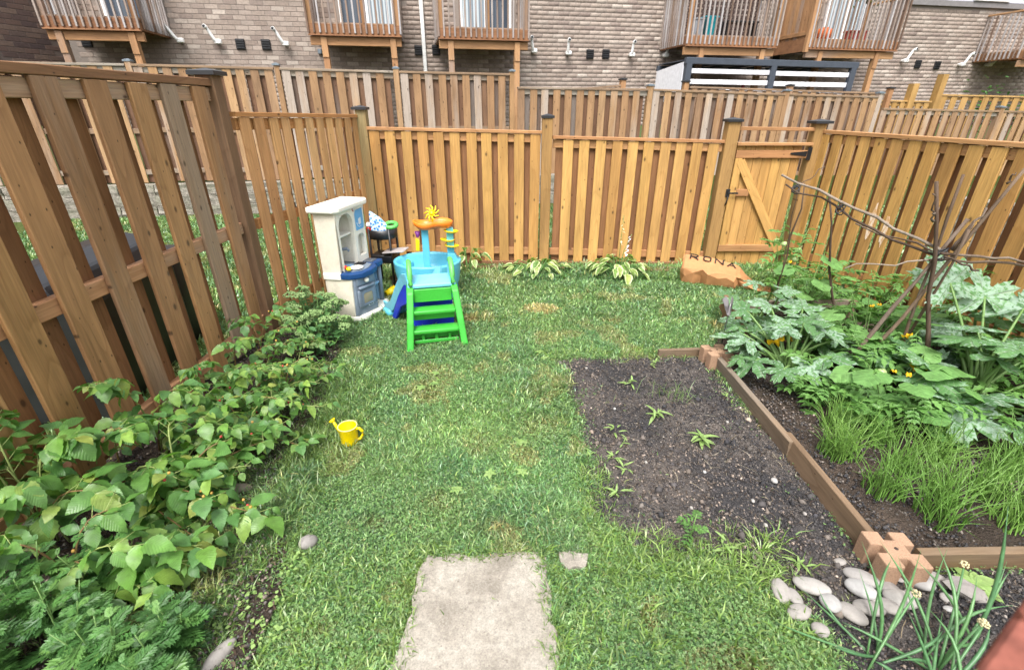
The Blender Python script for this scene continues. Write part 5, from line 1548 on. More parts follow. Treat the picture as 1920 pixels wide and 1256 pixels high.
# timber offcuts by the back fence
for i, (x, y, L_, rz, w_) in enumerate(((1.98, 5.98, .62, 1, .09), (1.86, 5.9, .4, -2, .05), (-.35, 6.05, .7, 0, .07), (.72, 6.0, .45, 1, .06))):
    o = ob('timber_offcut', beam(L_, w_, .04, .005, 'x'), 'edging_x', None, (x, y, .04 + .0 * i), (0, 0, R(rz)))
    tag(o, ('grey timber offcut beside the paper bag', 'thin timber offcut in front of the grey one by the paper bag', 'timber strip at the fence foot behind the water table', 'timber strip at the fence foot between the two big hostas')[i], 'timber')
o = thing('stump', 'short weathered log stump at the fence foot behind the paper bag', 'stump', (2.36, 6.02, 0))
ob('log', lathe([(0, 0), (.09, 0), (.085, .12), (.075, .13), (0, .13)], 12), 'post_brown', o)

# ------------------------------------------------------------------ stick trellis
T = thing('stick_trellis', 'trellis of dark branches lashed together over the squash plants', 'trellis', (3.0, 3.2, 0))
def stick(p, q, r0, r1, nm='pole', wob=.012, n=7, seed=0, parent=None):
    rr = random.Random(seed)
    p, q = Vector(p), Vector(q)
    pts = [p.lerp(q, k / (n - 1)) + Vector([rr.uniform(-wob, wob) for _ in range(3)]) * (0 if k in (0, n - 1) else 1) for k in range(n)]
    rad = [r0 + (r1 - r0) * k / (n - 1) for k in range(n)]
    rad = [x * rr.uniform(.6, .86) for x in rad]
    return ob(nm, tube([v - Vector((3.0, 3.2, 0)) for v in pts], rad, 7), 'stick', parent or T)
J = Vector((2.88, 3.08, 1.07))
stick((3.14, 3.02, .0), (2.70, 3.12, 1.53), .024, .017, seed=1)
stick((2.69, 3.22, .0), (3.15, 3.02, 1.68), .022, .012, seed=2)
stick((2.99, 3.20, .0), (2.80, 3.06, 1.58), .018, .011, seed=3, wob=.006)
stick((2.50, 3.15, .05), (2.98, 3.10, 1.30), .020, .015, seed=4)
stick((3.05, 3.3, .0), (2.92, 3.0, 1.25), .017, .012, seed=5)
stick((2.86, 3.08, 1.10), (2.16, 3.95, 1.47), .016, .012, seed=6, wob=.02, n=9)
stick((2.88, 3.10, 1.05), (2.20, 3.93, 1.40), .014, .010, seed=7, wob=.025, n=9)
stick((2.90, 3.07, 1.07), (2.62, 3.60, 1.16), .010, .007, seed=8, wob=.02)
stick((2.86, 3.06, 1.08), (3.75, 3.25, .97), .013, .011, seed=9, wob=.015)
stick((2.84, 3.10, 1.02), (3.85, 3.3, .92), .012, .010, seed=10, wob=.015)
stick((2.92, 3.10, 1.03), (2.35, 3.2, .93), .010, .006, seed=11, wob=.02)
stick((2.88, 3.05, 1.06), (3.1, 3.0, .98), .011, .009, seed=21)
stick((2.62, 4.35, .0), (2.48, 4.15, 1.38), .013, .008, seed=12, wob=.02)
stick((3.1, 4.1, .0), (2.70, 4.12, 1.28), .015, .010, seed=13, wob=.02)
stick((2.50, 4.2, .45), (2.42, 4.12, 1.40), .007, .005, seed=14, wob=.02)
stick((2.30, 3.98, 1.35), (2.55, 4.05, 1.52), .006, .004, 'twig', seed=15)
stick((2.75, 3.10, 1.32), (2.68, 3.09, 1.46), .009, .006, 'twig', seed=16); stick((2.76, 3.10, 1.28), (2.70, 3.06, 1.34), .010, .006, 'twig', seed=17)
stick((2.93, 3.07, 1.10), (3.02, 3.05, 1.38), .014, .010, 'twig', seed=18); stick((2.92, 3.05, 1.1), (2.96, 3.03, 1.3), .011, .008, 'twig', seed=19)
stick((3.06, 3.03, 1.53), (3.06, 3.0, 1.60), .010, .006, 'twig', seed=20)
stick((3.75, 3.6, .2), (3.65, 3.7, .95), .012, .006, seed=22, wob=.02)
for (p, a) in ((J, 0), (Vector((2.29, 3.93, 1.37)), 1), (Vector((2.47, 3.6, 1.27)), 1)):
    for k in range(3):
        pts = [p - Vector((3.0, 3.2, 0)) + Vector((.03 * math.cos(t_), .02 * math.sin(t_), .03 * math.sin(t_ + k) + (k - 1) * .012)) for t_ in [2 * math.pi * i / 10 for i in range(11)]]
        ob('lashing', tube(pts, .0045, 5, False), 'black', T)

# ------------------------------------------------------------------ covered barbecue in the next yard
Bq = thing('covered_barbecue', 'barbecue under a dark cover in the next yard behind the fence', 'barbecue', (-3.15, 3.25, 0), R(8))
M['cover'] = flat('black_cover', (.016, .016, .018), .38, .5, 0, 6, .3)
ob('cover', prism([(-.33, 0), (.33, 0), (.36, .75), (.30, .9), (.18, 1.01), (-.05, 1.04), (-.25, .98), (-.33, .8)], -.62, .62, 'x', .03, 2), 'cover', Bq, (0, 0, 0), (0, 0, R(90)))
ob('side_drape', rbox(.62, .34, .84, .03, 2), 'cover', Bq, (0, .78, 0))

# ------------------------------------------------------------------ brick corner close to the lens at the bottom right
Pc = thing('brick_pier', 'reddish brick pier corner close to the camera at the lower right', 'brick pier', (.582, .172, 0), R(31))
M['redbrick'] = brickmat('brick_red', [sr(128, 70, 54), sr(146, 86, 66), sr(112, 66, 56), sr(138, 84, 70)], .45)
M['pier_mortar'] = flat('pier_mortar', sr(170, 164, 158), .95)
hgt = 1.50
ob('core', beam(.285, .285, hgt - .02, .002), 'pier_mortar', Pc)
for row in range(21):
    z = hgt - .068 - row * .078
    if z < 0: break
    for k, (dx, dy) in enumerate(((-.078, -.1), (.08, -.1), (-.078, .1), (.08, .1))):
        ob('brick', rbox(.148 if k % 2 else .15, .104, .066, .004, 1), 'redbrick', Pc, (dx, dy, z) if row % 2 == 0 else (dy, dx, z), (0, 0, 0 if row % 2 == 0 else R(90)))
# ------------------------------------------------------------------ leaf meshes (along +y, face +z)
def leaf(L, W, n=8, shape=None, fold=.25, droop=.25, serr=0.0, wave=0.0, cols=1, petiole=0.0, seed=0):
    rr = random.Random(seed)
    shape = shape or (lambda t: math.sin(math.pi * t ** .75) ** .85)
    vs, fs, edge = [], [], []
    per = 2 * cols + 1
    for i in range(n + 1):
        t = i / n
        w = W / 2 * max(0, shape(min(.999, max(.001, t))))
        if 0 < i < n: w *= 1 + (serr if i % 2 else -serr)
        for k in range(-cols, cols + 1):
            u = k / cols
            x = u * w
            z = -droop * L * t * t + fold * abs(x) + (wave * W * math.sin(t * 9 + u * 2 + seed) * abs(u))
            vs.append((x, petiole + L * t - (.0 if abs(u) < 1 else 0), z)); edge.append(abs(u))
    for i in range(n):
        for k in range(per - 1):
            a = i * per + k
            fs.append((a, a + 1, a + per + 1, a + per))
    me = me_from('leaf', vs, fs, True)
    at = me.attributes.new('edge', 'FLOAT', 'POINT'); at.data.foreach_set('value', edge)
    return me

def fan(R0, lobes, depth, teeth, n=56, cup=.12, wave=.05, seed=0, gapang=.5):
    """palmate leaf, stalk at the origin, tip toward +y"""
    rr = random.Random(seed)
    vs = [(0, 0, 0)]; fs = []; edge = [0]
    for ring, f in ((1, .45), (2, 1.0)):
        for k in range(n):
            u = k / (n - 1)
            a = -math.pi / 2 + gapang + u * (2 * math.pi - 2 * gapang)
            lob = abs(math.cos(lobes * (u - .5) * math.pi)) ** .8
            prim = .72 + .28 * math.cos((u - .5) * math.pi)
            rad = R0 * prim * (1 - depth * (1 - lob) * (f if ring == 2 else .15)) * f
            if ring == 2: rad *= 1 + teeth * math.sin(k * 1.55 + seed) + .5 * teeth * ((k % 2) * 2 - 1) + rr.uniform(-.03, .03)
            z = cup * R0 * f * f * (1 - 1.2 * lob) + wave * R0 * math.sin(u * 31 + seed) * f - .10 * R0 * f * f
            vs.append((rad * math.cos(a), rad * math.sin(a) + 0.0, z)); edge.append(f)
    for k in range(n - 1):
        fs.append((0, 1 + k, 2 + k)); fs.append((1 + k, 1 + n + k, 2 + n + k, 2 + k))
    me = me_from('leaf', vs, fs, True)
    at = me.attributes.new('edge', 'FLOAT', 'POINT'); at.data.foreach_set('value', edge)
    return me

def divided(L, W, pairs=5, seed=0, toothy=True):
    """pinnately cut leaf made of narrow pointed lobes"""
    rr = random.Random(seed)
    vs, fs = [], []
    def blade(p, a, l, w):
        i = len(vs)
        ca, sa = math.cos(a), math.sin(a)
        z0 = -.25 * (p[1] / L) ** 2 * L
        for (u, v, dz) in ((0, 0, 0), (.45, -.5, .1), (1, 0, -.12), (.45, .5, .1)):
            vs.append((p[0] + ca * u * l - sa * v * w, p[1] + sa * u * l + ca * v * w, z0 + dz * w))
        fs.append((i, i + 1, i + 2)); fs.append((i, i + 2, i + 3))
    blade((0, 0), math.pi / 2, L * .8, W * .12)
    for k in range(pairs):
        t = .2 + .62 * k / max(1, pairs - 1)
        l = W * .55 * math.sin(math.pi * (.25 + .65 * t)) * rr.uniform(.85, 1.1)
        for s in (1, -1):
            a = math.pi / 2 - s * R(rr.uniform(38, 52))
            blade((0, t * L), a, l, W * .15)
            if toothy:
                blade((math.cos(a) * l * .35, t * L + math.sin(a) * l * .35), a + s * R(28), l * .55, W * .1)
                blade((math.cos(a) * l * .4, t * L + math.sin(a) * l * .4), a - s * R(26), l * .5, W * .1)
    blade((0, L * .72), math.pi / 2, L * .34, W * .16)
    return me_from('leaf', vs, fs, False)

def compound(L, W, pairs=3, seed=0):
    """feathered leaf with separate oval leaflets and a stalk (tomato)"""
    rr = random.Random(seed); vs, fs = [], []
    def oval(p, a, l, w):
        i = len(vs); ca, sa = math.cos(a), math.sin(a); z0 = -.35 * (p[1] / L) ** 2 * L
        pr = ((0, 0), (.22, -.42), (.4, -.3), (.55, -.48), (.72, -.25), (1, 0), (.72, .25), (.55, .48), (.4, .3), (.22, .42))
        for (u, v) in pr:
            vs.append((p[0] + ca * u * l - sa * v * w, p[1] + sa * u * l + ca * v * w, z0 + abs(v) * w * .3 - .25 * u * u * l))
        vs.append((p[0] + ca * .5 * l, p[1] + sa * .5 * l, z0 - .1 * l)); c = len(vs) - 1
        for k in range(10): fs.append((c, i + k, i + (k + 1) % 10))
    for k in range(pairs):
        t = .25 + .55 * k / max(1, pairs - 1)
        for s in (1, -1):
            oval((0, t * L), math.pi / 2 - s * R(rr.uniform(45, 65)), W * .52 * rr.uniform(.8, 1.1), W * .26)
    oval((0, L * .78), math.pi / 2, L * .36, W * .32)
    i = len(vs); vs += [(-.003, 0, 0), (.003, 0, 0), (.002, L * .8, -.22 * L), (-.002, L * .8, -.22 * L)]; fs.append((i, i + 1, i + 2, i + 3))
    return me_from('leaf', vs, fs, True)

M['raspleaf'] = leafmat('raspberry_leaf', [(.085, .20, .045), (.12, .25, .055), (.06, .15, .035), (.24, .37, .07), (.11, .24, .075), (.075, .18, .045), (.15, .30, .05), (.09, .21, .05), (.28, .33, .07)], .10, 95, 1.0, .3, .36, .5, .4)
M['mugleaf'] = leafmat('feathery_leaf', [(.065, .165, .045), (.095, .22, .055), (.05, .13, .038), (.17, .32, .085)], .1, 30, 1, .25, .42, .45, .2)
M['sedleaf'] = leafmat('sedum_leaf', [(.06, .16, .05), (.085, .20, .06), (.045, .125, .04)], .2, 60, 1, .2, .4, .5, .3)
M['sedflower'] = leafmat('sedum_flower', [(.20, .31, .11), (.26, .37, .15)], 0, 10, 1, .15, .6, .3, .1)
M['zucleaf'] = squashmat('squash_leaf', [(.075, .17, .055), (.10, .22, .07), (.06, .145, .05)], (.31, .41, .33))
M['cukeleaf'] = leafmat('cucumber_leaf', [(.13, .27, .075), (.16, .31, .09), (.10, .23, .06)], .25, 32, .8, .3, .5, .4, .6)
M['tomleaf'] = leafmat('tomato_leaf', [(.10, .22, .05), (.14, .28, .07), (.08, .18, .04)], .2, 50, 1, .28, .45, .45, .4)
M['hosta'] = leafmat('hosta_leaf', [(.11, .21, .05), (.16, .26, .06), (.32, .38, .10)], .12, 30, .5, .25, .4, .45, .5, margin=(.52, .58, .30))
M['weedleaf'] = leafmat('weed_leaf', [(.22, .34, .10), (.28, .40, .14)], .15, 60, 1, .3, .45, .4, .2)
M['chive'] = leafmat('chive_blade', [(.17, .34, .065), (.24, .42, .09)], 0, 10, 1, .2, .4, .5, .1)
M['onion'] = leafmat('onion_leaf', [(.085, .20, .075), (.11, .24, .08), (.07, .17, .07)], 0, 10, 1, .12, .38, .5, .1)
M['squashflower'] = leafmat('squash_flower', [(.80, .42, .01), (.84, .50, .02)], 0, 10, 1, .3, .5, .3, .2)
M['stemgreen'] = flat('stem_green', (.14, .24, .07), .5, .4, 0, 20)
M['berry'] = flat('berry_red', (.42, .04, .035), .35, .5)
M['berrygold'] = flat('berry_gold', (.46, .27, .06), .45, .4)
M['tomatofruit'] = flat('green_tomato', (.30, .40, .16), .3, .5)
M['onionflower'] = flat('onion_flower', (.52, .45, .26), .7)
M['shrub'] = leafmat('shrub_leaf', [(.05, .13, .03), (.08, .19, .05)], .1, 30, 1, .25)

def quat_for(yaw, pitch, roll=0.0):
    return (Matrix.Rotation(yaw, 3, 'Z') @ Matrix.Rotation(pitch, 3, 'X') @ Matrix.Rotation(roll, 3, 'Y')).to_euler()
def put_leaf(root, me, mat, pos, yaw, pitch, roll=0.0, sc=1.0, name='leaf', parent=None):
    rx = root.location
    return ob(name, me, mat, parent or root, (pos[0] - rx[0], pos[1] - rx[1], pos[2] - rx[2]), quat_for(yaw, pitch, roll), sc)
def arc(p, q, lift, n=7):
    p, q = Vector(p), Vector(q)
    return [p.lerp(q, k / n) + Vector((0, 0, lift * math.sin(math.pi * k / n))) for k in range(n + 1)]
U = random.uniform

# ------------------------------------------------------------------ raspberry canes along the near fence
rasp = [leaf(.095, random.Random(s).uniform(.05, .074), 12, (lambda e: lambda t: (math.sin(math.pi * min(1, t * 1.02) ** e) ** .8))(random.Random(s + 9).uniform(.6, .85)), random.Random(s + 3).uniform(.05, .5), random.Random(s + 5).uniform(.05, .55), .07, random.Random(s + 7).uniform(.02, .09), 1, .0, s) for s in range(9)]
def cane_plant(base, tips, label, dens=1.0, size=1.0, name='raspberry_plant'):
    P = thing(name, label, 'berry bush', (*base, 0), 0, 'berry bushes along the near fence')
    B = Vector((*base, 0))
    for tip in tips:
        tip = Vector(tip)
        mid = B.lerp(tip, .55); mid.z = max(tip.z, .1) * 1.12
        ctl = [B + Vector((U(-.05, .05), U(-.05, .05), 0)), B.lerp(tip, .25) + Vector((0, 0, tip.z * .75)), mid, tip]
        pts = []
        for k in range(9):          # Catmull-like blend by bezier
            t = k / 8
            p = ctl[0] * (1 - t) ** 3 + ctl[1] * 3 * t * (1 - t) ** 2 + ctl[2] * 3 * t * t * (1 - t) + ctl[3] * t ** 3
            pts.append(p)
        ob('cane', tube([p - B for p in pts], [.0055 - .0035 * k / 8 for k in range(9)], 5), random.choice(('cane', 'cane_brown')), P)
        L = (tip - B).length
        nl = max(3, int(L / .085 * dens))
        d = (tip - B); yaw0 = math.atan2(d.y, d.x) - math.pi / 2
        for i in range(nl):
            t = .26 + .74 * (i + U(0, .5)) / nl
            t = min(t, 1)
            f = t * 8; k = min(7, int(f)); p = pts[k].lerp(pts[k + 1], f - k)
            side = 1 if i % 2 else -1
            yaw = yaw0 + side * U(.35, 1.35) if t < .95 else yaw0 + U(-.4, .4)
            pl = U(.04, .09)
            fwd = Vector((-math.sin(yaw), math.cos(yaw), 0))
            tipp = p + fwd * pl + Vector((0, 0, U(.0, .04)))
            ob('leaf_stalk', tube([p - B, tipp - B], [.0018, .0014], 4), 'cane', P)
            sc = size * random.choice((.5, .65, .8, .95, 1.1, 1.2))
            for (ya, pos_, s_) in ((0, tipp, 1.1), (1.15, p.lerp(tipp, .7), .85), (-1.15, p.lerp(tipp, .7), .85)):
                if U(0, 1) < .07: continue
                pos_ = Vector(pos_); pos_.z = max(pos_.z, .035)
                put_leaf(P, random.choice(rasp), 'raspleaf', pos_, yaw + ya + U(-.35, .35), U(-.95, .35), U(-.6, .6), sc * s_)
        if U(0, 1) < .35:
            for q in range(random.randint(1, 3)):
                bp = pts[7] + Vector((U(-.07, .07), U(-.07, .07), U(.0, .03)))
                ob('berry', _cache.setdefault('berry', blob(.0085, 1, .15, 2)), random.choice(('berry', 'berrygold', 'berrygold')), P, bp - B)
rp = [((-2.22, 1.62), [(-2.35, 1.75, .66), (-2.3, 1.55, .60), (-2.05, 1.45, .5), (-1.75, 1.55, .42), (-2.0, 1.75, .58)], 'big leaved berry bush at the left edge above the feathery weeds'),
      ((-2.10, 1.95), [(-1.62, 1.75, .34), (-1.45, 1.72, .22), (-1.85, 1.85, .52), (-1.2, 1.70, .14)], 'berry bush with a long cane reaching toward the white stone'),
      ((-2.15, 2.30), [(-1.55, 2.12, .36), (-1.8, 2.25, .5), (-2.15, 2.1, .62), (-1.40, 2.30, .2)], 'berry bush in front of the wide fence boards, mid way'),
      ((-2.08, 2.65), [(-1.40, 2.50, .28), (-1.65, 2.60, .42), (-1.9, 2.5, .5), (-1.25, 2.62, .16), (-1.55, 2.8, .34)], 'berry bush level with the watering can'),
      ((-2.02, 3.0), [(-1.40, 2.95, .26), (-1.6, 3.05, .4), (-1.85, 2.85, .48), (-1.3, 3.1, .18)], 'berry bush between the watering can and the pale sedum'),
      ((-2.05, 3.4), [(-1.65, 3.3, .4), (-1.85, 3.5, .46), (-2.0, 3.2, .5), (-1.5, 3.42, .24)], 'berry bush nearest the pale flowering sedum'),
      ((-1.85, 1.35), [(-1.55, 1.35, .34), (-1.7, 1.5, .4), (-1.35, 1.45, .24), (-1.95, 1.25, .42)], 'berry bush low behind the feathery weeds at the bottom left'),
      ((-1.72, 2.45), [(-1.38, 2.35, .2), (-1.5, 2.6, .26), (-1.72, 2.3, .34), (-1.6, 2.2, .24)], 'low berry bush between the watering can and the flat brown rock'),
      ((-1.70, 2.9), [(-1.36, 2.85, .2), (-1.5, 3.1, .28), (-1.75, 2.75, .36)], 'low berry bush at the lawn edge beyond the watering can'),
      ((-1.75, 1.9), [(-1.42, 2.0, .2), (-1.55, 2.1, .3), (-1.85, 2.1, .42), (-1.5, 1.85, .28)], 'low berry bush growing over the flat brown rock')]
for b, tps, lab in rp:
    for (tx_, ty_, tz_) in list(tps)[:3]:      # shorter side canes fill the clump
        tps.append((tx_ + U(-.2, .2), ty_ + U(-.22, .22), tz_ * U(.45, .8)))
for i, (b, tps, lab) in enumerate(rp): cane_plant(b, tps, lab, 1.75, (1.15, 1.05, .92, .8, .72, .7, 1.05, .75, .65, .9)[i])

# ------------------------------------------------------------------ feathery weeds (mugwort) at the bottom left
mug = [divided(.085, .075, 5, s) for s in range(3)]
def feather(base, h, n, label, spread=.12):
    P = thing('feathery_weed', label, 'weed', (*base, 0), 0, 'feathery weeds at the bottom left')
    B = Vector((*base, 0))
    for s in range(n):
        a = U(0, 6.28); tip = B + Vector((math.cos(a) * spread * U(.3, 1), math.sin(a) * spread * U(.3, 1), h * U(.75, 1.1)))
        pts = arc(B + Vector((U(-.03, .03), U(-.03, .03), 0)), tip, 0, 5)
        ob('stem', tube([p - B for p in pts], [.004, .0035, .003, .003, .0025, .002], 5), 'stemgreen', P)
        for i in range(17):
            t = .18 + .82 * i / 16; f = t * 5; k = min(4, int(f)); p = pts[k].lerp(pts[k + 1], f - k)
            put_leaf(P, random.choice(mug), 'mugleaf', p, i * 2.4 + U(-.3, .3), U(-.15, .45) + (.5 if t > .9 else 0), U(-.3, .3), U(.8, 1.35) * (1.1 - .75 * max(0, t - .7) / .3))
for b, h, n, lab, sp in (((-1.95, 1.22), .46, 4, 'feathery weed at the left edge, tallest of its row', .16), ((-1.72, 1.12), .40, 4, 'feathery weed second from the left along the bottom', .15), ((-1.50, 1.05), .36, 4, 'feathery weed third from the left along the bottom', .14),
                         ((-1.32, 1.18), .34, 4, 'feathery weed with dark foliage beside the bare soil patch', .12), ((-1.25, 1.0), .30, 3, 'feathery weed cut off by the bottom edge beside the long grey stone', .12), ((-1.75, 1.35), .42, 3, 'feathery weed behind the front row under berry leaves', .13), ((-1.9, .98), .42, 4, 'feathery weed in the bottom left corner', .15)):
    feather(b, h, n, lab, sp)

# low seedlings on the bare patch
sd = [leaf(.016, .014, 4, None, .1, .1, 0, 0, 1, 0, s) for s in range(2)]
for i in range(26):
    x, y = U(-1.35, -.95), U(1.08, 1.55)
    P = thing('seedling', 'tiny bright green seedling on the bare patch beside the feathery weeds', 'seedling', (x, y, .02), 0, 'seedlings on the bare patch')
    for k in range(6): put_leaf(P, random.choice(sd), 'weedleaf', (x + U(-.02, .02), y + U(-.02, .02), U(.03, .06)), k * 1.05 + U(-.3, .3), U(-.2, .2), 0, U(.7, 1.3))

# ------------------------------------------------------------------ sedum
sedl = [leaf(.065, .036, 8, None, .2, .15, .06, 0, 1, 0, s) for s in range(3)]
hd = []
for s in range(3):
    rr = random.Random(s); parts = []
    for k in range(60):
        a = rr.uniform(0, 6.28); q = math.sqrt(rr.random()) * .055
        parts.append((blob(rr.uniform(.006, .010), 1, .2, k), Matrix.Translation((q * math.cos(a), q * math.sin(a), .016 - q * q * 6 + rr.uniform(-.004, .004)))))
    hd.append(join(parts))
def sedum(base, n, rad, h, label):
    P = thing('sedum', label, 'plant', (*base, 0), 0, 'sedum by the fence')
    B = Vector((*base, 0))
    for s in range(n):
        a = U(0, 6.28); q = rad * math.sqrt(U(.02, 1))
        tip = B + Vector((q * math.cos(a), q * math.sin(a), h * (1 - .45 * (q / rad) ** 2) * U(.88, 1.08)))
        pts = arc(B + Vector((q * .3 * math.cos(a), q * .3 * math.sin(a), 0)), tip, .02, 5)
        ob('stem', tube([p - B for p in pts], .004, 5), 'stemgreen', P)
        for i in range(9):
            t = .25 + .7 * i / 8; f = t * 5; k = min(4, int(f)); p = pts[k].lerp(pts[k + 1], f - k)
            put_leaf(P, random.choice(sedl), 'sedleaf', p, i * 2.4 + U(-.4, .4), U(-.3, .35), U(-.3, .3), U(.75, 1.25))
        if U(0, 1) < .85: ob('flower_head', random.choice(hd), 'sedflower', P, tip - B, (U(-.2, .2), U(-.2, .2), U(0, 6)), U(.85, 1.35))
sedum((-1.86, 4.02), 26, .30, .46, 'pale flowered sedum against the fence beside the play kitchen')
sedum((-1.66, 3.70), 24, .27, .36, 'low pale flowered sedum at the edge of the lawn')

# ------------------------------------------------------------------ hostas along the back fence
hos = [leaf(.15, .095, 8, lambda t: (math.sin(math.pi * t ** .62) ** .75), .25, .35, 0, .02, 2, .0, s) for s in range(3)]
def hosta(base, n, rad, h, label, flower=False, size=1.0):
    P = thing('hosta', label, 'hosta', (*base, 0), 0, 'hostas along the back fence')
    B = Vector((*base, 0))
    for i in range(n):
        a = 2 * math.pi * i / n * 2.6 + U(-.3, .3); q = rad * U(.25, 1.0)
        p = B + Vector((math.cos(a) * q, math.sin(a) * q * .8, h * U(.55, 1.1) * (1.15 - .6 * q / rad)))
        ob('leaf_stalk', tube([v - B for v in arc(B, p, .03, 4)], .004, 5), 'cukeleaf', P)
        put_leaf(P, random.choice(hos), 'hosta', p, a - math.pi / 2 + U(-.3, .3), U(-.6, -.0), U(-.3, .3), size * U(.7, 1.15))
    if flower:
        for (dx, hh) in ((.0, .78), (.12, .55)):
            ob('flower_stalk', tube([(0, 0, 0), (dx * .4, 0, hh * .6), (dx, -.02, hh)], [.005, .004, .003], 5), 'stemgreen', P)
            for k in range(9): put_leaf(P, sedl[0], 'stickerw' if dx else 'onionflower', B + Vector((dx * (.7 + .03 * k) , -.02, hh * (.55 + .05 * k))), U(0, 6), U(-.8, -.1), 0, U(.4, .75), 'petal')
hosta((-.58, 5.95), 18, .28, .34, 'cream edged hosta partly behind the water table')
hosta((.36, 5.88), 42, .36, .2, 'cream edged hosta in front of the middle back post', False, .95)
hosta((1.36, 5.80), 64, .36, .28, 'largest cream edged hosta, with flower stalks, before the back fence', True, 1.0)

# ------------------------------------------------------------------ squash, cucumbers, tomatoes in the bed
zl = [fan(.205, 5, .70, .10, 92, .12, .07, s, .42) for s in range(6)]
cl = [fan(.10, 3, .16, .03, 40, .06, .03, s, .45) for s in range(3)]
fl = []
for s in range(2):
    vs, fs = [(0, 0, 0)], []
    n = 40
    for ring, (f, z) in enumerate(((.35, .05), (1.0, .055))):
        for k in range(n):
            a = 2 * math.pi * k / n; star = .55 + .45 * abs(math.cos(2.5 * a)) if ring else 1
            vs.append((.06 * f * star * math.cos(a), .06 * f * star * math.sin(a), z + (.02 * math.sin(5 * a + s) if ring else 0)))
    for k in range(n):
        k2 = (k + 1) % n; fs.append((0, 1 + k, 1 + k2)); fs.append((1 + k, 1 + n + k, 1 + n + k2, 1 + k2))
    fl.append(me_from('flower', vs, fs, True))
def squash(base, leaves, label, size=1.0):
    P = thing('squash_plant', label, 'squash plant', (*base, 0), 0, 'squash plants in the bed')
    B = Vector((*base, 0))
    for (dx, dy, z, yaw, pitch, s) in leaves:
        p = B + Vector((dx, dy, z))
        ob('leaf_stalk', tube([v - B for v in arc(B + Vector((U(-.05, .05), U(-.05, .05), .02)), p, .05, 6)], [.013, .012, .011, .010, .009, .008, .007], 6), 'stemgreen', P)
        put_leaf(P, random.choice(zl), 'zucleaf', p, yaw, pitch, U(-.25, .25), s * size)
    return P
def ringleaves(n, rad, h, s, start=0):
    out = []
    for i in range(n):
        a = start + 2 * math.pi * i / n * 1.62; q = rad * U(.55, 1.05)
        out.append((math.cos(a) * q, math.sin(a) * q, h * U(.6, 1.1) * (1.2 - .5 * q / rad), a - math.pi / 2 + U(-.3, .3), U(-.55, .35), s * U(.6, 1.2)))
    for i in range(max(3, n // 3)):      # inner leaves held over the crown
        a = U(0, 6.28); q = rad * U(.1, .4)
        out.append((math.cos(a) * q, math.sin(a) * q, h * U(1.0, 1.3), a - math.pi / 2, U(-.2, .35), s * U(.8, 1.15)))
    return out
Z1 = squash((2.22, 3.30), ringleaves(20, .46, .36, .9) + [(-.36, .02, .30, 1.9, .1, .8), (.0, .45, .42, .2, .1, .95), (.25, .40, .42, -.4, .15, 1.0), (.22, -.32, .10, -2.2, -.2, .85), (.42, -.42, .08, -2.6, -.3, .8), (-.25, .35, .42, .8, .2, .8)], 'silvery squash plant beside the far planter block, yellow flower')
for (p, sc) in (((-.10, .02, .24), 1.15), ((.06, .16, .22), .55)):
    ob('flower', fl[0], 'squashflower', Z1, p, (R(35), R(-15), U(0, 6)), sc); ob('flower_stalk', tube([(0, 0, .02), (p[0], p[1], p[2] + .01)], .006, 5), 'stemgreen', Z1)
Z2 = squash((3.25, 2.80), ringleaves(22, .55, .46, 1.0, .6) + [(-.16, .35, .84, .3, .85, 1.35), (.12, .34, .74, -.3, .7, 1.3), (.30, .22, .70, -.9, .35, 1.35), (.45, .05, .56, -1.2, .15, 1.4), (.35, -.25, .34, -1.6, -.05, 1.25), (.1, -.42, .26, -2.8, -.1, 1.2), (-.35, -.12, .30, 1.7, -.1, 1.0), (.6, .3, .6, -1.0, .2, 1.15), (.55, -.35, .3, -2.0, 0, 1.2)], 'largest silvery squash plant below the trellis joint', 1.0)
for (p, sc) in (((-.42, .08, .30), 1.1), ((-.34, .3, .42), .6)):
    ob('flower', fl[1], 'squashflower', Z2, p, (R(30), R(10), U(0, 6)), sc); ob('flower_stalk', tube([(0, 0, .02), (p[0], p[1], p[2] + .01)], .006, 5), 'stemgreen', Z2)
Z3 = squash((3.75, 3.35), ringleaves(15, .45, .5, 1.0, .2), 'silvery squash plant behind the trellis, close to the side fence')
Z4 = squash((2.35, 4.10), ringleaves(9, .4, .38, .72, .9), 'silvery squash plant growing through the old timber frame')
Z5 = squash((3.7, 2.2), ringleaves(14, .45, .36, 1.05, .4), 'silvery squash plant at the right edge beside the chives')
def cucumber(base, n, rad, h, label):
    P = thing('cucumber_vine', label, 'cucumber vine', (*base, 0), 0, 'cucumber vines in the bed')
    B = Vector((*base, 0))
    pts = []
    for i in range(n):
        a = i * 2.4 + U(-.4, .4); q = rad * math.sqrt(U(.05, 1)); p = B + Vector((math.cos(a) * q, math.sin(a) * q, h * U(.25, 1.0)))
        ob('leaf_stalk', tube([v - B for v in arc(B, p, .04, 5)], .0045, 5), 'stemgreen', P)
        put_leaf(P, random.choice(cl), 'cukeleaf', p, a - math.pi / 2, U(-.5, .2), U(-.3, .3), U(.7, 1.35))
    for k in range(2):
        ob('flower', fl[0], 'squashflower', P, (U(-.2, .2), U(-.2, .2), h * U(.6, 1)), (U(-.5, .5), U(-.5, .5), 0), .32)
cucumber((2.62, 2.78), 26, .42, .42, 'pale green cucumber vine in front of the trellis poles')
cucumber((2.95, 3.5), 22, .42, .6, 'pale green cucumber vine climbing behind the trellis poles')
cucumber((2.85, 4.3), 11, .26, .75, 'pale green cucumber vine beside the far trellis stakes')

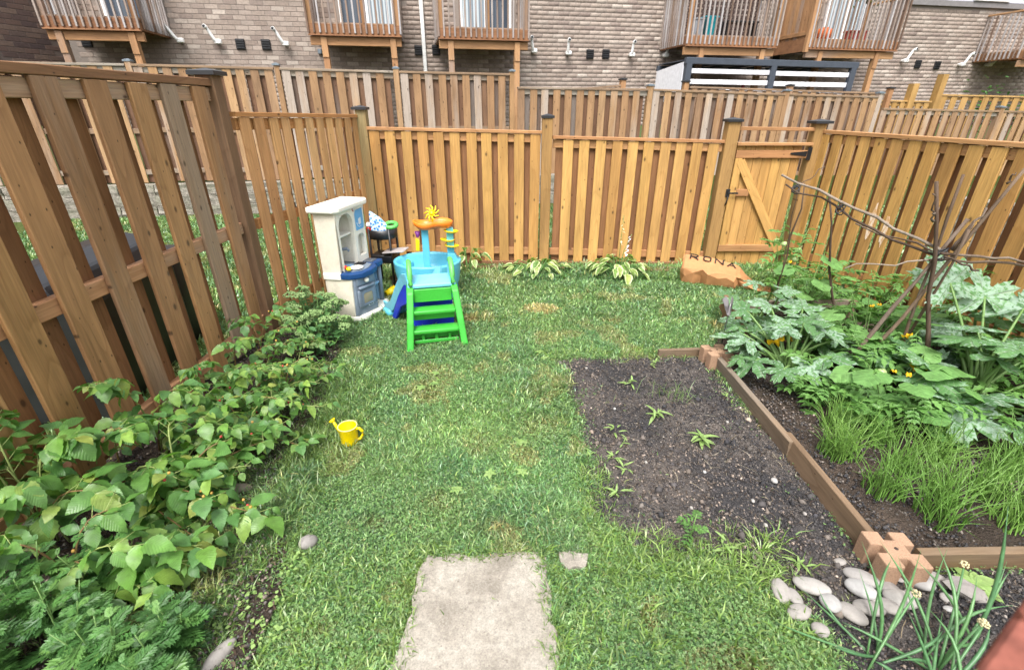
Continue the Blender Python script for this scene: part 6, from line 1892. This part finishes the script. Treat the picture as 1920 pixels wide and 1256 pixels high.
tl = [compound(.17, .15, 3, s) for s in range(3)]
def tomato(base, h, n, label, spread=.2, fruit=0):
    P = thing('tomato_plant', label, 'tomato plant', (*base, 0), 0, 'tomato plants in the bed')
    B = Vector((*base, 0))
    for s in range(n):
        a = 2 * math.pi * s / n + U(-.4, .4)
        tip = B + Vector((math.cos(a) * spread, math.sin(a) * spread, h * U(.75, 1.05)))
        pts = arc(B, tip, .05, 6)
        ob('stem', tube([p - B for p in pts], [.008, .007, .006, .006, .005, .004, .003], 5), 'stemgreen', P)
        for i in range(11):
            t = .2 + .8 * i / 10; f = t * 6; k = min(5, int(f)); p = pts[k].lerp(pts[k + 1], f - k)
            put_leaf(P, random.choice(tl), 'tomleaf', p, i * 2.4 + U(-.4, .4), U(-.3, .45), U(-.3, .3), U(.7, 1.2) * (1 if t < .85 else .7))
    for k in range(fruit):
        a = U(0, 6.28); ob('tomato', _cache.setdefault('tom', blob(.032, 2, .04, 3, (1.1, 1, .95))), 'tomatofruit', P, (math.cos(a) * spread * .9, math.sin(a) * spread * .9, h * U(.5, .8)))
for b, h, n, lab, sp, fr in (((3.06, 5.1), .80, 4, 'tallest tomato plant, in front of the gate brace', .16, 4), ((3.45, 4.95), .55, 4, 'tomato plant between the gate and the far stakes', .2, 0), ((3.75, 4.5), .5, 4, 'tomato plant against the side fence boards', .22, 0),
                            ((2.55, 3.55), .42, 4, 'low tomato plant between the squash and the trellis', .22, 1), ((2.75, 3.05), .52, 5, 'tomato plant with a pale green fruit at the foot of the trellis', .24, 2), ((3.1, 3.9), .45, 4, 'tomato plant behind the trellis joint', .24, 1),
                            ((3.55, 3.0), .5, 4, 'tomato plant right of the trellis foot', .22, 0), ((3.95, 3.9), .72, 3, 'tomato plant below the horizontal poles by the fence', .2, 0), ((2.45, 2.62), .3, 4, 'low tomato plant nearest the edging board', .2, 0), ((3.0, 2.55), .34, 4, 'low tomato plant behind the chives', .24, 0), ((3.35, 4.55), .42, 3, 'small tomato plant at the back of the bed', .2, 0), ((2.2, 2.9), .28, 4, 'low tomato plant between the two silvery squash plants', .2, 0), ((3.3, 3.45), .55, 5, 'bushy tomato plant hidden behind the large squash leaves', .26, 0), ((2.95, 4.45), .5, 4, 'tomato plant among the cucumber leaves by the far stakes', .22, 0)):
    tomato(b, h, n, lab, sp, fr)

# ------------------------------------------------------------------ chives and onions
def chive(base, n, h, label):
    n = int(n * .62)
    P = thing('chive_clump', label, 'chives', (*base, 0), 0, 'chive clumps in the bed')
    V, Q, T3 = [], [], []
    k0 = 0
    for i in range(n):
        a = U(0, 6.28); l = U(.6, 1.1) * h; ln = U(.05, .85); b = (U(-.08, .08), U(-.08, .08)); w = U(.0034, .0052)
        prev = None
        for s in range(5):
            t = s / 4; x = b[0] + math.cos(a) * ln * l * t ** 1.7; y = b[1] + math.sin(a) * ln * l * t ** 1.7; z = .02 + l * (t - .35 * ln * t * t)
            ww = w * (1 - .75 * t)
            for q in range(3):
                aa = q * 2.094; V.append((x + math.cos(aa) * ww, y + math.sin(aa) * ww, z))
            if s:
                for q in range(3): Q.append((k0 + q, k0 + (q + 1) % 3, k0 + 3 + (q + 1) % 3, k0 + 3 + q))
                k0 += 3
        k0 += 3
    o = ob('blades', big_mesh('blades', np.array(V), quads=np.array(Q)), 'chive', P)
    o['kind'] = 'stuff'
for b in ((1.98, 2.28), (2.15, 2.55), (2.35, 2.42), (2.02, 2.28), (2.30, 2.15), (2.55, 2.25), (2.75, 2.38), (2.05, 1.98), (2.35, 1.92), (2.60, 1.98), (2.85, 2.12), (2.55, 1.76), (2.80, 1.85), (2.2, 1.78), (3.05, 2.2), (3.05, 1.95), (2.9, 1.7)):
    chive(b, 120, U(.25, .36), 'clump of thin bright green chive blades behind the edging board')

def onion(base, leaves, label, heads=()):
    P = thing('onion_plant', label, 'onion', (*base, 0), 0, 'green onions in the near corner')
    B = Vector((*base, 0))
    for (q, r0) in leaves:
        q = Vector(q); b0 = Vector((U(-.05, .05), U(-.05, .05), .02))
        k0 = U(-.05, .07); sw = Vector((U(-.04, .04), U(-.04, .04), 0))
        pts = [p + sw * math.sin(math.pi * k / 8) for k, p in enumerate(arc(b0, q - B, k0, 8))]
        rad = [r0 * (.55 + .45 * math.sin(math.pi * min(1, t * 1.1))) * (1 if t < .72 else max(.12, (1 - t) / .28)) for t in [k / 8 for k in range(9)]]
        ob('leaf', tube(pts, rad, 8), 'onion', P)
    for q in heads:
        q = Vector(q); ob('flower_stem', tube(arc((0, 0, .02), q - B, .02, 6), [.005, .0055, .0055, .005, .0045, .004, .003], 7), 'onion', P)
        parts = []
        for k in range(30):
            d = Vector((U(-1, 1), U(-1, 1), U(-.4, 1))).normalized() * .013
            parts.append((_cache.setdefault('of', blob(.004, 1, .2, 1)), Matrix.Translation(d)))
        ob('flower_head', join(parts), 'onionflower', P, q - B)
onion((1.40, 1.10), [((1.39, 1.33, .40), .0065), ((1.20, 1.30, .16), .005), ((1.05, 1.20, .10), .0045), ((1.58, 1.36, .26), .006), ((1.78, 1.44, .22), .006), ((1.66, 1.14, .14), .0065), ((1.20, 1.08, .14), .006), ((1.50, 1.40, .16), .005), ((1.30, 1.34, .12), .004)], 'green onion nearest the pale stones', [(1.62, 1.25, .20)])
onion((1.62, 1.06), [((1.56, 1.42, .30), .006), ((1.74, 1.36, .34), .0065), ((1.92, 1.46, .20), .006), ((1.40, 1.02, .16), .0065), ((1.32, 1.20, .10), .006), ((1.96, 1.20, .20), .006), ((1.82, 1.25, .30), .0065), ((1.70, 1.45, .18), .005), ((1.88, 1.10, .12), .006)], 'green onion with a seed head between the stones and the brick pier', [(1.84, 1.32, .28), (1.76, 1.12, .22)])
onion((1.84, 1.16), [((1.90, 1.34, .58), .008), ((2.05, 1.35, .26), .006), ((1.70, 1.38, .24), .006), ((1.98, 1.28, .30), .006), ((1.66, 1.10, .14), .006), ((2.12, 1.2, .16), .006)], 'green onion with the tallest upright leaf at the right edge')
onion((1.52, .96), [((1.30, 1.02, .16), .007), ((1.76, 1.10, .24), .007), ((1.90, 1.06, .30), .007), ((1.26, .95, .20), .0065), ((1.60, 1.18, .22), .006), ((1.44, 1.1, .3), .006), ((1.70, 1.2, .16), .006)], 'green onion at the bottom edge beside the brick pier', [(1.74, 1.10, .24)])

# ------------------------------------------------------------------ weeds in the dug bed
wl = [leaf(.085, .018, 6, lambda t: math.sin(math.pi * t ** .8) ** .8, .2, .3, 0, 0, 1, 0, s) for s in range(2)]
for i, (x, y, n, s) in enumerate(sorted(((.90, 3.08, 9, .9), (.99, 2.67, 11, 1.15), (1.20, 2.42, 16, 1.3), (.67, 2.49, 7, .8), (.62, 2.24, 8, .75), (.47, 2.29, 6, .6), (.70, 2.36, 6, .6), (.66, 2.12, 7, .7), (1.55, 2.9, 6, .6), (.58, 1.95, 7, .8), (1.02, 1.60, 8, .8), (1.35, 1.52, 7, .8), (1.17, 3.4, 7, .8)), key=lambda q: q[1])):
    P = thing('bed_weed', 'pale narrow leaved weed in the dark soil, ' + ORD[i] + ' from the near edge', 'weed', (x, y, float(soil_z(x, y))), 0, 'weeds in the soil bed')
    for k in range(n):
        put_leaf(P, random.choice(wl), 'weedleaf', (x + U(-.02, .02), y + U(-.02, .02), float(soil_z(x, y)) + .01 + U(0, .05)), k * 2.4 + U(-.3, .3), U(-.1, .7), 0, s * U(.6, 1.15))
P = thing('bed_weed', 'wispy tuft of thin grass in the middle of the dark soil', 'weed', (1.18, 2.93, float(soil_z(1.18, 2.93))))
F = Field(); n = 60
x = np.random.default_rng(3).normal(1.18, .09, n); y = np.random.default_rng(4).normal(2.93, .05, n)
V, Q, T_, C_ = blades(x - 1.18, y - 2.93, np.random.default_rng(5).uniform(.08, .2, n), np.full(n, .003), .8, np.tile((.15, .24, .07), (n, 1)), np.random.default_rng(6))
F.add(V, Q, T_, C_); ob('blades', F.mesh('blades'), 'grass', P)['kind'] = 'stuff'
# rosette weed on the near soil
P = thing('rosette_weed', 'flat green rosette weed on the soil below the right edging board', 'weed', (2.08, 1.42, float(soil_z(2.08, 1.42))))
for k in range(9): put_leaf(P, sedl[k % 3], 'weedleaf', (2.08, 1.42, float(soil_z(2.08, 1.42)) + .012), k * .7 + U(-.2, .2), U(-.05, .2), 0, U(1.0, 1.7))
# small tomato seedlings at the lower edge of the bed
for i, (x, y) in enumerate(((.88, 1.66), )):
    P = thing('tomato_seedling', ('young tomato seedling at the lower edge of the dug bed', 'smaller tomato seedling right of the other at the dug bed edge')[i], 'seedling', (x, y, 0))
    for k in range(7): put_leaf(P, tl[k % 3], 'tomleaf', (x, y, .05 + .022 * k), k * 2.4, U(0, .5), 0, .42)
    ob('stem', tube([(0, 0, 0), (.005, 0, .2)], .003, 5), 'stemgreen', P)

# leafy broad weeds in the lawn
bl2 = [leaf(.05, .028, 6, None, .15, .2, 0, 0, 1, 0, s) for s in range(2)]
for i, (x, y) in enumerate(sorted([(U(-.9, .3), U(1.7, 4.3)) for _ in range(12)], key=lambda q: q[1])):
    P = thing('lawn_weed', 'small broad leaved weed rosette in the lawn, ' + ORD[i] + ' nearest the stepping slab', 'weed', (x, y, 0), 0, 'broad leaved weeds in the lawn')
    for k in range(6): put_leaf(P, random.choice(bl2), 'weedleaf', (x, y, .028), k * 1.05 + U(-.2, .2), U(.0, .25), 0, U(.6, 1.0))

# shrub in the yard behind the yellow fence
shl = leaf(.14, .07, 4, None, .2, .2, 0, 0, 1, 0, 1)
sx0, sy0 = far(14.6, 1.9)
P = thing('far_shrub', 'green shrub against the brick wall behind the yellow fence', 'shrub', (sx0, sy0, .2))
ob('stem', tube([(0, 0, 0), (.05, 0, 1.6)], .03, 6), 'stick', P)
for k in range(170):
    d = Vector((random.gauss(0, .65), random.gauss(0, .2), random.gauss(1.75, .35)))
    ob('leaf', shl, 'shrub', P, d, quat_for(U(0, 6.28), U(-.8, .6), U(-.5, .5)), U(.8, 1.4))
# potted plant hanging on balcony E
q = bpt('E', .62, .25, 1.2)
P = thing('hanging_plant', 'leafy green plant hanging at the balcony with the pumpkin', 'plant', q)
ob('pot', lathe([(.0, -.1), (.1, -.1), (.14, .06), (.12, .06), (0, .0)], 14), 'black', P)
for k in range(70): ob('leaf', shl, 'shrub', P, (random.gauss(0, .2), random.gauss(0, .12), random.gauss(.1, .14)), quat_for(U(0, 6.28), U(-.9, .5), U(-.5, .5)), U(.6, 1.1))
